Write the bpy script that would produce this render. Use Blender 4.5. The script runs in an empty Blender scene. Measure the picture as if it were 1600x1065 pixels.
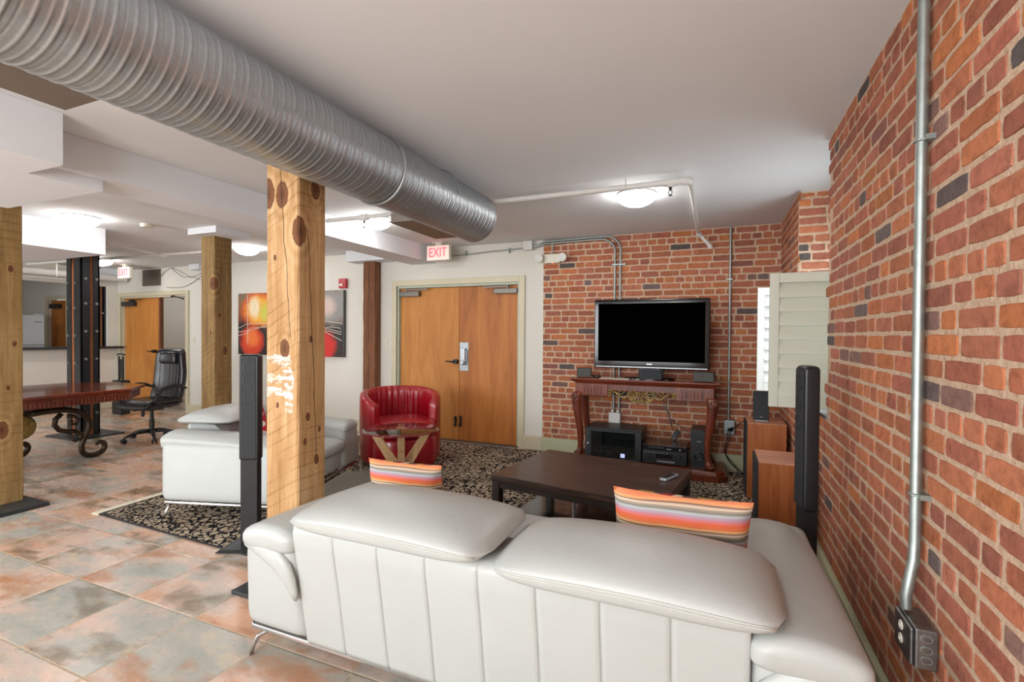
import bpy, bmesh, math, random
from mathutils import Vector, Matrix, noise
PI = math.pi
rnd = random.Random(7)
scn = bpy.context.scene
C = scn.collection
# ------------------------------------------------------------------ camera
YAW, PIT, ROL, FPX = 0.396495, -0.012317, -0.007044, 762.476
def camera_axes():
    right = Vector((math.cos(YAW), math.sin(YAW), 0)); f = Vector((-math.sin(YAW), math.cos(YAW), 0)); down = Vector((0, 0, -1))
    f2 = math.cos(PIT)*f - math.sin(PIT)*down; d2 = math.cos(PIT)*down + math.sin(PIT)*f
    r2 = math.cos(ROL)*right + math.sin(ROL)*d2; d3 = -math.sin(ROL)*right + math.cos(ROL)*d2
    return r2, -d3, -f2
cd = bpy.data.cameras.new('camera'); cam = bpy.data.objects.new('camera', cd); C.objects.link(cam)
ax = camera_axes()
m = Matrix.Identity(4)
for i in range(3):
    for j in range(3): m[j][i] = ax[i][j]
m.translation = Vector((0, 0, 1.4)); cam.matrix_world = m
cd.sensor_width = 36; cd.lens = FPX/1600*36; cd.clip_start = 0.05
scn.camera = cam
# ------------------------------------------------------------------ light and exposure
w = bpy.data.worlds.new('world'); scn.world = w; w.use_nodes = True
w.node_tree.nodes['Background'].inputs[0].default_value = (0.9, 0.95, 1, 1)
w.node_tree.nodes['Background'].inputs[1].default_value = 1.0
vs = scn.view_settings
vs.view_transform = 'Standard'; vs.look = 'None'; vs.gamma = 1; vs.exposure = 0.12; vs.use_curve_mapping = False
def area(name, loc, target, sx, sy, power, col=(1, 1, 1)):
    l = bpy.data.lights.new(name, 'AREA'); l.shape = 'RECTANGLE'; l.size = sx; l.size_y = sy; l.energy = power; l.color = col
    o = bpy.data.objects.new(name, l); C.objects.link(o); o.location = loc
    o.rotation_euler = (Vector(target)-Vector(loc)).to_track_quat('-Z', 'Y').to_euler(); return o
# fill lights added behind the camera as unseen windows; last is recess window daylight
area('added_fill_near', (-1.2, -2.40, 1.55), (-1.2, 3, 1.25), 2.2, 1.5, 150, (0.96, 0.98, 1))
area('added_fill_middle', (-5.0, -2.40, 1.55), (-5.0, 3, 1.25), 2.2, 1.5, 130, (0.96, 0.98, 1))
area('added_fill_far', (-8.6, -2.40, 1.55), (-8.6, 3, 1.25), 2.2, 1.5, 130, (0.96, 0.98, 1))
area('daylight_recess', (0.97, 3.92, 1.55), (0.0, 3.92, 1.5), 0.8, 1.1, 10, (0.9, 0.96, 1))
DOME = 36.0        # radiance of the ceiling lamps
# ------------------------------------------------------------------ mesh helper
class MB:
    def __init__(s): s.v = []; s.f = []; s.mi = []; s.col = []; s.cur = 0
    def add(s, vs_, fs_, mi=0, col=None):
        b = len(s.v); s.v += [tuple(x) for x in vs_]
        for f in fs_: s.f.append([b+i for i in f]); s.mi.append(mi)
        if s.col is not None: s.col += [col or (1, 1, 1)]*len(vs_)
        return s
    def box(s, x0, x1, y0, y1, z0, z1, mi=0, M=None):
        v = [Vector(p) for p in ((x0,y0,z0),(x1,y0,z0),(x1,y1,z0),(x0,y1,z0),(x0,y0,z1),(x1,y0,z1),(x1,y1,z1),(x0,y1,z1))]
        if M is not None: v = [M @ p for p in v]
        return s.add(v, [(0,3,2,1),(4,5,6,7),(0,1,5,4),(1,2,6,5),(2,3,7,6),(3,0,4,7)], mi)
    def loft(s, rings, cap=True, mi=0, closed=False):
        n = len(rings[0]); vs_ = [p for r in rings for p in r]; fs = []
        R = len(rings)
        for i in range(R if closed else R-1):
            a = i*n; b = ((i+1) % R)*n
            for j in range(n):
                k = (j+1) % n; fs.append((a+j, a+k, b+k, b+j))
        if cap and not closed: fs.append(tuple(range(n-1, -1, -1))); fs.append(tuple((R-1)*n+j for j in range(n)))
        return s.add(vs_, fs, mi)
    def prism(s, poly, z0, z1, mi=0):
        return s.loft([[(x, y, z0) for x, y in poly], [(x, y, z1) for x, y in poly]], mi=mi)
    def lathe(s, prof, n=24, c=(0, 0, 0), mi=0, axis='Z', cap=True, sx=1, sy=1):
        rings = []
        for r, h in prof:
            ring = []
            for k in range(n):
                a = 2*PI*k/n; x, y = r*math.cos(a)*sx, r*math.sin(a)*sy
                p = {'Z': (x, y, h), 'Y': (x, h, -y), 'X': (h, x, y)}[axis]
                ring.append((p[0]+c[0], p[1]+c[1], p[2]+c[2]))
            rings.append(ring)
        return s.loft(rings, cap, mi)
    def cyl(s, a, b, r, n=12, mi=0, r2=None):
        return s.tube([a, b], r if r2 is None else [r, r2], n, mi)
    def tube(s, pts, r, n=10, mi=0, sq=1.0, up=None, closed=False):
        P = [Vector(p) for p in pts]; rings = []; last = None
        for i, p in enumerate(P):
            if closed: t = P[(i+1) % len(P)]-P[i-1]
            else: t = P[min(i+1, len(P)-1)]-P[max(i-1, 0)]
            t.normalize()
            if last is None:
                u = Vector(up) if up else (Vector((0, 0, 1)) if abs(t.z) < .9 else Vector((1, 0, 0)))
            else: u = last
            u = u-t*u.dot(t)
            if u.length < 1e-5: u = t.orthogonal()
            u.normalize(); last = u; v = t.cross(u)
            rr = r[i] if isinstance(r, (list, tuple)) else r
            rings.append([p+(u*math.cos(2*PI*k/n)*sq+v*math.sin(2*PI*k/n))*rr for k in range(n)])
        return s.loft(rings, True, mi, closed)
    def build(s, name, mats, parent=None, smooth=False, bevel=0, seg=2, sub=0, recalc=True, colors=False, angle=None):
        me = bpy.data.meshes.new(name)
        off = Vector((0, 0, 0))
        if parent is None:
            xs = [v[0] for v in s.v]; ys = [v[1] for v in s.v]; zs = [v[2] for v in s.v]
            off = Vector(((min(xs)+max(xs))/2, (min(ys)+max(ys))/2, min(zs)))
        me.from_pydata([(v[0]-off.x, v[1]-off.y, v[2]-off.z) for v in s.v], [], s.f)
        if not isinstance(mats, (list, tuple)): mats = [mats]
        for mm in mats: me.materials.append(mm)
        for p, mi in zip(me.polygons, s.mi): p.material_index = mi; p.use_smooth = smooth
        if colors:
            at = me.color_attributes.new('col', 'FLOAT_COLOR', 'POINT')
            for i, c in enumerate(s.col): at.data[i].color = (*c, 1)
        if recalc:
            bm = bmesh.new(); bm.from_mesh(me); bmesh.ops.recalc_face_normals(bm, faces=bm.faces); bm.to_mesh(me); bm.free()
        o = bpy.data.objects.new(name, me); C.objects.link(o)
        if parent is not None: o.parent = parent
        else: o.location = off
        if bevel:
            b = o.modifiers.new('bevel', 'BEVEL'); b.width = bevel; b.segments = seg; b.limit_method = 'ANGLE'; b.angle_limit = 0.6
            if smooth or seg > 1:
                for p in me.polygons: p.use_smooth = True
                wn = o.modifiers.new('wn', 'WEIGHTED_NORMAL'); wn.keep_sharp = True
        if sub:
            b = o.modifiers.new('sub', 'SUBSURF'); b.levels = sub; b.render_levels = sub
        if angle is not None:
            me.set_sharp_from_angle(angle=math.radians(angle))
        return o
def tag(o, label, cat, group=None):
    o['label'] = label; o['category'] = cat
    if group: o['group'] = group
    return o
def thing(name, label, cat, loc=(0, 0, 0), rz=0, group=None):
    o = bpy.data.objects.new(name, None); C.objects.link(o); o.location = loc; o.rotation_euler = (0, 0, rz); o.empty_display_size = .1
    return tag(o, label, cat, group)
def sroot(name, loc=(0, 0, 0)):
    o = bpy.data.objects.new(name, None); C.objects.link(o); o.location = loc; o['kind'] = 'structure'; return o
def struct(o): o['kind'] = 'structure'; return o
def plabel(o, l): o['label'] = l; return o
def bxo(name, b, mat, parent=None, bevel=0, **k):
    return MB().box(*b).build(name, mat, parent, bevel=bevel, **k)
def dup(root, loc, rz, label):
    r = root.copy(); C.objects.link(r); r.location = loc; r.rotation_euler = (0, 0, rz); r['label'] = label
    for ch in list(root.children):
        c = ch.copy(); C.objects.link(c); c.parent = r
        for g in ch.children:
            d = g.copy(); C.objects.link(d); d.parent = c
    return r
def se(n, a, b, e, flat=0):      # superellipse ring in 2D
    o = []
    for k in range(n):
        t = 2*PI*k/n; c, s_ = math.cos(t), math.sin(t)
        o.append((a*abs(c)**(2/e)*(1 if c >= 0 else -1), b*abs(s_)**(2/e)*(1 if s_ >= 0 else -1)))
    return o
def rounded_block(x0, x1, y0, y1, z0, z1, r=.05, e=5, n=40, st=14, axis='X', warp=None):
    """soft upholstered block: rings along axis with rounded ends"""
    mb = MB(); rings = []
    A0, A1 = {'X': (x0, x1), 'Y': (y0, y1), 'Z': (z0, z1)}[axis]
    L = A1-A0
    ts = []
    for i in range(5): a = PI/2*i/4; ts.append((r*(1-math.cos(a)), -r*(1-math.sin(a))))
    mid = [(r+(L-2*r)*i/st, 0) for i in range(1, st)]
    full = ts+mid+[(L-p, d) for p, d in reversed(ts)]
    for p, d in full:
        if axis == 'X': hw, hh = (y1-y0)/2+d, (z1-z0)/2+d; cx, cy = (y0+y1)/2, (z0+z1)/2
        elif axis == 'Y': hw, hh = (x1-x0)/2+d, (z1-z0)/2+d; cx, cy = (x0+x1)/2, (z0+z1)/2
        else: hw, hh = (x1-x0)/2+d, (y1-y0)/2+d; cx, cy = (x0+x1)/2, (y0+y1)/2
        ring = []
        for a, b in se(n, hw, hh, e):
            q = {'X': (A0+p, cx+a, cy+b), 'Y': (cx+a, A0+p, cy+b), 'Z': (cx+a, cy+b, A0+p)}[axis]
            ring.append(warp(*q) if warp else q)
        rings.append(ring)
    mb.loft(rings); return mb
# ------------------------------------------------------------------ materials
def srgb(h):
    h = h.lstrip('#'); o = []
    for i in (0, 2, 4):
        c = int(h[i:i+2], 16)/255; o.append(c/12.92 if c <= .04045 else ((c+.055)/1.055)**2.4)
    return tuple(o)+(1,)
class NT:
    def __init__(s, name):
        s.m = bpy.data.materials.new(name); s.m.use_nodes = True; s.n = s.m.node_tree.nodes; s.l = s.m.node_tree.links
        s.p = s.n['Principled BSDF']
    def N(s, t, **k):
        n = s.n.new(t)
        for a, b in k.items():
            if a.startswith('_'): n.inputs[int(a[1:])].default_value = b
            else: setattr(n, a, b)
        return n
    def L(s, a, b): s.l.new(a, b)
    def coord(s, scale=(1, 1, 1), src='Object', loc=(0, 0, 0), rot=(0, 0, 0)):
        t = s.N('ShaderNodeTexCoord'); mp = s.N('ShaderNodeMapping'); mp.inputs['Scale'].default_value = scale
        mp.inputs['Location'].default_value = loc; mp.inputs['Rotation'].default_value = rot
        s.L(t.outputs[src], mp.inputs[0]); return mp.outputs[0]
    def geo(s, scale=(1, 1, 1)):
        t = s.N('ShaderNodeNewGeometry'); mp = s.N('ShaderNodeMapping'); mp.inputs['Scale'].default_value = scale
        s.L(t.outputs['Position'], mp.inputs[0]); return mp.outputs[0]
    def noise(s, vec, scale=5, detail=3, rough=.5, dist=0):
        n = s.N('ShaderNodeTexNoise'); n.inputs['Scale'].default_value = scale; n.inputs['Detail'].default_value = detail
        n.inputs['Roughness'].default_value = rough; n.inputs['Distortion'].default_value = dist; s.L(vec, n.inputs['Vector']); return n
    def ramp(s, fac, stops, interp='LINEAR'):
        r = s.N('ShaderNodeValToRGB'); r.color_ramp.interpolation = interp
        e = r.color_ramp.elements
        while len(e) > 1: e.remove(e[-1])
        e[0].position = stops[0][0]; e[0].color = stops[0][1] if len(stops[0][1]) == 4 else (*stops[0][1], 1)
        for p, c in stops[1:]:
            x = e.new(p); x.color = c
        s.L(fac, r.inputs[0]); return r.outputs[0]
    def mix(s, fac, a, b, mode='MIX'):
        x = s.N('ShaderNodeMix', data_type='RGBA', blend_type=mode)
        for v, i in ((fac, 0), (a, 6), (b, 7)):
            if hasattr(v, 'links') or isinstance(v, bpy.types.NodeSocket): s.L(v, x.inputs[i])
            else: x.inputs[i].default_value = v
        return x.outputs[2]
    def math(s, op, a, b=None, c=None, clamp=False):
        x = s.N('ShaderNodeMath', operation=op, use_clamp=clamp)
        for i, v in enumerate((a, b, c)):
            if v is None: continue
            if isinstance(v, bpy.types.NodeSocket): s.L(v, x.inputs[i])
            else: x.inputs[i].default_value = v
        return x.outputs[0]
    def bump(s, h, strength=.2, dist=.01):
        b = s.N('ShaderNodeBump'); b.inputs['Strength'].default_value = strength; b.inputs['Distance'].default_value = dist
        s.L(h, b.inputs['Height']); s.L(b.outputs[0], s.p.inputs['Normal']); return b
    def set(s, **k):
        for a, b in k.items():
            a = {'rough': 'Roughness', 'metal': 'Metallic', 'col': 'Base Color', 'trans': 'Transmission Weight', 'ior': 'IOR', 'coat': 'Coat Weight', 'spec': 'Specular IOR Level', 'alpha': 'Alpha'}[a]
            if isinstance(b, bpy.types.NodeSocket): s.L(b, s.p.inputs[a])
            else: s.p.inputs[a].default_value = b
        return s
WHITE4 = (1, 1, 1, 1); BLK = (0, 0, 0, 1)
def simple(name, h, rough=.5, metal=0, var=.06, vs_=8, bump=0, bs=60, coat=0, stretch=(1, 1, 1), spec=.5):
    t = NT(name); c = srgb(h); v = t.coord(stretch)
    n = t.noise(v, vs_, 3)
    a = tuple(max(0, x*(1-var)) for x in c[:3])+(1,); b = tuple(min(1, x*(1+var)) for x in c[:3])+(1,)
    t.set(col=t.ramp(n.outputs[0], [(.3, a), (.7, b)]), rough=rough, metal=metal, coat=coat, spec=spec)
    if bump: t.bump(t.noise(t.coord(), bs, 3).outputs[0], bump, .002)
    return t.m
M = {}
M['ceiling'] = simple('ceiling_paint', '#E3E6E8', .9, var=.015, vs_=2, spec=.2)
M['soffit'] = simple('soffit_paint', '#E0E3E7', .85, var=.01, vs_=2, spec=.2)
M['wall'] = simple('white_wall_paint', '#D6D3CA', .8, var=.02, vs_=2, bump=.05, bs=200, spec=.3)
M['kitchenwall'] = simple('grey_wall_paint', '#B9B9B5', .8, var=.02, vs_=2)
M['trim'] = simple('cream_trim_paint', '#C8C0A6', .45, var=.02)
M['basegreen'] = simple('pale_green_trim_paint', '#B5B898', .45, var=.02)
M['whitepipe'] = simple('white_pipe_paint', '#D5D4D0', .45, var=.03)
M['chrome'] = simple('chrome', '#C8C8C8', .12, 1, var=.02)
M['galv'] = simple('galvanised_conduit', '#9DA5A2', .48, .85, var=.1, vs_=30)
M['steelbox'] = simple('galvanised_box', '#8F9496', .4, 1, var=.15, vs_=30)
M['blackplastic'] = simple('black_plastic', '#1B1C1F', .38, var=.1)
M['grille'] = simple('speaker_grille_cloth', '#1E2226', .7, var=.15, vs_=200, bump=.3, bs=500)
M['greygrille'] = simple('grey_speaker_cloth', '#4A4A46', .8, var=.15, vs_=200, bump=.3, bs=500)
M['glossblack'] = simple('gloss_black', '#0B0C0E', .2, var=.02, coat=.15)
M['screen'] = simple('tv_screen', '#010101', .5, var=0, spec=.0)
M['steelblack'] = simple('black_steel', '#26292C', .42, .4, var=.25, vs_=12, bump=.1, bs=40)
M['slate'] = simple('dark_plate_steel', '#34383A', .45, .3, var=.2, vs_=10, bump=.15, bs=30)
M['bronze'] = simple('bronze_hardware', '#4A443C', .4, .7, var=.1)
M['closer'] = simple('grey_closer_metal', '#6A6660', .4, .6, var=.05)
M['darkcloser'] = simple('dark_closer_metal', '#3B3A38', .45, .5, var=.05)
M['whiteplastic'] = simple('white_plastic', '#DAD6C8', .4, var=.02)
M['fridge'] = simple('white_enamel', '#D9DDDF', .25, var=.01)
M['counter'] = simple('dark_countertop', '#2E3032', .3, var=.1, vs_=60)
M['red'] = simple('fire_alarm_red', '#B0202A', .35, var=.05)
M['redleather'] = None
M['fringe'] = simple('cream_fringe', '#DCD2BC', .9, var=.15, vs_=80)
M['paper'] = simple('white_paper', '#CFC9BE', .7)
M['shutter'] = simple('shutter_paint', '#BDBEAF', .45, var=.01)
M['shutter_lit'] = simple('lit_shutter_paint', '#D9DCD8', .45, var=.01)  # whiter copy for the far panel: its daylit face put into the colour
M['greenplate'] = simple('brown_table_cloth', '#5A554A', .7, var=.08)
M['silver'] = simple('silver_plastic', '#A9ACB0', .3, .6)
M['gold'] = simple('antique_gold_scroll', '#8A7642', .4, .55, var=.4, vs_=40, bump=.3, bs=80)
M['iron'] = simple('dark_bronze_iron', '#3B2E22', .4, .6, var=.4, vs_=25, bump=.25, bs=60)
M['greyceramic'] = simple('brown_grille_metal', '#766C62', .5, .3, var=.05)
M['blackleather'] = None

def leather(name, h, rough=.38, wr=.25, sc=180, var=.04, coat=0):
    t = NT(name); c = srgb(h); v = t.coord()
    n = t.noise(v, 3, 3)
    a = tuple(x*(1-var) for x in c[:3])+(1,)
    t.set(col=t.ramp(n.outputs[0], [(.3, a), (.7, c)]), rough=rough, coat=coat)
    vo = t.N('ShaderNodeTexVoronoi'); vo.inputs['Scale'].default_value = sc; t.L(v, vo.inputs['Vector'])
    w1 = t.noise(v, 9, 4, .6, .8)
    h_ = t.math('ADD', t.math('MULTIPLY', vo.outputs[0], .25), t.math('MULTIPLY', w1.outputs[0], 1.6))
    t.bump(h_, wr, .004); return t.m
M['leather'] = leather('white_leather', '#AFB3B0', .42)
M['redleather'] = leather('red_leather', '#9A0D1E', .28, .3, 160, .12, .3)
M['blackleather'] = leather('black_leather', '#15161A', .3, .3, 160, .1)
M['seam'] = simple('white_leather_stitching', '#BDBDB6', .6)
M['stitch'] = simple('pale_stitching', '#7B7C80', .6)

def emis(name, c, s_):
    m = bpy.data.materials.new(name); m.use_nodes = True; n = m.node_tree.nodes; n.remove(n['Principled BSDF'])
    e = n.new('ShaderNodeEmission'); e.inputs[0].default_value = (*c, 1); e.inputs[1].default_value = s_
    m.node_tree.links.new(e.outputs[0], n['Material Output'].inputs[0]); return m
M['dome'] = emis('lit_glass_dome', (1, .97, .94), DOME)
M['exitred'] = emis('lit_exit_letters', (1, .08, .12), 2.2)
M['led'] = emis('blue_white_display', (.55, .6, 1), 1.0)
M['redled'] = emis('red_indicator', (1, .1, .02), 6)
M['exitface'] = NT('exit_sign_face').set(col=srgb('#E8D8CC'), rough=.4).m
M['exitface'].node_tree.nodes['Principled BSDF'].inputs['Emission Color'].default_value = (1, .55, .5, 1)
M['exitface'].node_tree.nodes['Principled BSDF'].inputs['Emission Strength'].default_value = .35
M['pane'] = emis('daylight_sky_pane', (.93, .97, 1), 3)

def glass(name, tint, rough=.02):
    t = NT(name); t.set(col=tint, rough=rough, trans=1.0, ior=1.45); return t.m
M['glass'] = glass('clear_glass', (.93, .98, .95, 1))
M['smoked'] = NT('smoked_glass').set(col=srgb('#0B1112'), rough=.06, coat=.6).m
M['darkglass'] = NT('dark_shelf_glass').set(col=srgb('#1E241E'), rough=.18, coat=.3).m

def wood(name, c1, c2, c3, axis=2, rough=.4, scale=1.0, coat=0, st=14, bumpv=.1):
    t = NT(name); sc = [st*scale]*3; sc[axis] = 1.1*scale
    v = t.coord(tuple(sc)); n = t.noise(v, 1.2, 6, .62, 1.2)
    v2 = t.coord(tuple(x*5 for x in sc)); n2 = t.noise(v2, 1.2, 3, .6)
    f = t.math('ADD', t.math('MULTIPLY', n.outputs[0], .72), t.math('MULTIPLY', n2.outputs[0], .28))
    t.set(col=t.ramp(f, [(.3, srgb(c1)), (.5, srgb(c2)), (.68, srgb(c3))]), rough=rough, coat=coat)
    t.bump(f, bumpv, .003); return t.m
M['doorwood'] = wood('maple_door_veneer', '#A56423', '#BC7A33', '#C98A44', 2, .55, .5, 0, 7, .02)
M['doorwood2'] = wood('figured_maple_door_veneer', '#8E501A', '#B06A28', '#C07C38', 2, .55, .45, 0, 9, .02)
M['espresso'] = wood('espresso_oak', '#2A1B14', '#3C2920', '#5A4238', 0, .38, 1.2, .1, 22, .25)
M['espressoleg'] = simple('espresso_leg', '#2B211C', .45, var=.1)
M['mahogany'] = wood('carved_mahogany', '#3E150B', '#662A16', '#83411F', 2, .3, 1.5, .3, 10, .1)
M['mahoganytop'] = wood('mahogany_top', '#4B1B10', '#6E2E1C', '#8A4A32', 0, .18, 1.0, .5, 10, .02)
M['walnut'] = wood('orange_walnut_veneer', '#7A3E18', '#9A5426', '#AB6532', 2, .4, 1.2, .1, 14, .03)
M['walnuttop'] = wood('pale_walnut_veneer', '#9A6248', '#B57C60', '#C08C72', 0, .4, 1.2, .1, 14, .03)
M['beech'] = wood('pale_oak', '#A67C52', '#BF9A70', '#D0AE86', 2, .45, 1, 0, 16, .05)
M['darkwall'] = wood('old_brown_timber', '#4C3020', '#75492F', '#8E6242', 2, .8, 1, 0, 18, .8)

def post_wood(name, dark, mid, light, knots, sawdir=1, white=None, cracks=()):
    """rough sawn timber; knots = [(x,y,z,r)] in the post's own coordinates"""
    t = NT(name); v = t.coord()
    # local distortion of the grain around each knot
    kn = None
    for (x, y, z, r) in knots:
        sub = t.N('ShaderNodeVectorMath', operation='SUBTRACT'); t.L(v, sub.inputs[0]); sub.inputs[1].default_value = (x, y, z)
        mul = t.N('ShaderNodeVectorMath', operation='MULTIPLY'); t.L(sub.outputs[0], mul.inputs[0]); mul.inputs[1].default_value = (1, 1, .62)
        le = t.N('ShaderNodeVectorMath', operation='LENGTH'); t.L(mul.outputs[0], le.inputs[0])
        d = t.math('DIVIDE', le.outputs['Value'], r)
        kn = d if kn is None else t.math('MINIMUM', kn, d)
    mp = t.N('ShaderNodeMapping'); mp.inputs['Scale'].default_value = (16, 16, .9); t.L(v, mp.inputs[0])
    n = t.noise(mp.outputs[0], 1.4, 7, .65, 1.0)
    mp2 = t.N('ShaderNodeMapping'); mp2.inputs['Scale'].default_value = (3, 3, 1.2); t.L(v, mp2.inputs[0])
    n2 = t.noise(mp2.outputs[0], 1.6, 4, .6)
    f = t.math('ADD', t.math('MULTIPLY', n.outputs[0], .62), t.math('MULTIPLY', n2.outputs[0], .38))
    if kn is not None:
        ring = t.math('SINE', t.math('MULTIPLY', kn, 7.0)); infl = t.math('SUBTRACT', 1.0, t.math('DIVIDE', kn, 3.2), clamp=True)
        f = t.math('ADD', f, t.math('MULTIPLY', t.math('MULTIPLY', ring, infl), .09))
    col = t.ramp(f, [(.3, srgb(dark)), (.47, srgb(mid)), (.64, srgb(light))])
    # saw marks
    mp3 = t.N('ShaderNodeMapping'); mp3.inputs['Rotation'].default_value = (0, math.radians(28)*sawdir, 0); t.L(v, mp3.inputs[0])
    wv = t.N('ShaderNodeTexWave', wave_type='BANDS', bands_direction='Z'); wv.inputs['Scale'].default_value = 5.5; wv.inputs['Distortion'].default_value = 1.2; wv.inputs['Detail'].default_value = 3
    t.L(mp3.outputs[0], wv.inputs[0])
    saw = t.ramp(wv.outputs[1], [(.0, (.68, .6, .5, 1)), (.12, WHITE4)])
    gate = t.ramp(t.noise(v, 4, 2).outputs[0], [(.42, BLK), (.6, WHITE4)])
    col = t.mix(t.math('MULTIPLY', gate, .75), col, t.mix(1.0, col, saw, 'MULTIPLY'))
    if kn is not None:
        wob = t.math('ADD', kn, t.math('MULTIPLY', t.math('SUBTRACT', t.noise(v, 40, 3).outputs[0], .5), .35))
        kc = t.ramp(wob, [(0, srgb('#4E2E1C')), (.7, srgb('#744A2C')), (.93, srgb('#5C3820')), (1.08, srgb('#86603A'))])
        msk = t.ramp(wob, [(.88, WHITE4), (1.2, BLK)])
        col = t.mix(msk, col, kc)
    sx = t.N('ShaderNodeSeparateXYZ'); t.L(v, sx.inputs[0])
    for (face, a0, z0, a1, z1, wd) in cracks:      # straight-ish drying cracks on a face: along coordinate a between two heights
        a = sx.outputs[face]; z = sx.outputs[2]
        tt = t.math('DIVIDE', t.math('SUBTRACT', z, z0), z1-z0)
        line = t.math('ADD', t.math('MULTIPLY', tt, a1-a0), a0)
        wig = t.math('MULTIPLY', t.math('SUBTRACT', t.noise(v, 7, 3).outputs[0], .5), .03)
        dd = t.math('ABSOLUTE', t.math('SUBTRACT', a, t.math('ADD', line, wig)))
        inr = t.math('MULTIPLY', t.math('GREATER_THAN', tt, 0), t.math('LESS_THAN', tt, 1))
        mk = t.math('MULTIPLY', t.math('LESS_THAN', dd, wd), inr)
        col = t.mix(mk, col, srgb('#2B1A10'))
    if white:
        (ax0, ax1, wz0, wz1) = white
        mpw = t.N('ShaderNodeMapping'); mpw.inputs['Scale'].default_value = (.5, 1, 1.3); t.L(v, mpw.inputs[0])
        nn = t.noise(mpw.outputs[0], 34, 6, .75)
        x, z = sx.outputs[0], sx.outputs[2]
        # an arch of worn white paint on the right with three bars reaching left
        inx = t.math('MULTIPLY', t.math('GREATER_THAN', x, ax0), t.math('LESS_THAN', x, ax1))
        front = t.math('LESS_THAN', sx.outputs[1], -.088)
        arch = t.math('ABSOLUTE', t.math('SUBTRACT', x, t.math('SUBTRACT', .052, t.math('MULTIPLY', t.math('POWER', t.math('MAXIMUM', t.math('DIVIDE', t.math('SUBTRACT', z, wz1-.13), .13), 0), 2.0), .09))))
        a1_ = t.math('MULTIPLY', t.math('LESS_THAN', arch, t.math('ADD', .012, t.math('MULTIPLY', t.noise(v, 18, 3).outputs[0], .035))), t.math('MULTIPLY', t.math('GREATER_THAN', z, wz0), t.math('LESS_THAN', z, wz1)))
        tot = a1_
        for zz in (wz1-.03, wz1-.13, wz1-.20):
            bar = t.math('MULTIPLY', t.math('LESS_THAN', t.math('ABSOLUTE', t.math('SUBTRACT', z, zz)), t.math('MULTIPLY', t.noise(v, 22, 3).outputs[0], .045)), t.math('LESS_THAN', x, .06))
            tot = t.math('MAXIMUM', tot, bar)
        worn = t.ramp(nn.outputs[0], [(.43, BLK), (.56, WHITE4)])
        mk = t.math('MULTIPLY', t.math('MULTIPLY', tot, front), t.math('MULTIPLY', worn, inx))
        col = t.mix(mk, col, srgb('#D8D8D4'))
    t.set(col=col, rough=.72, spec=.3)
    t.bump(t.math('ADD', f, t.math('MULTIPLY', wv.outputs[1], .25)), .45, .006)
    return t.m

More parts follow.
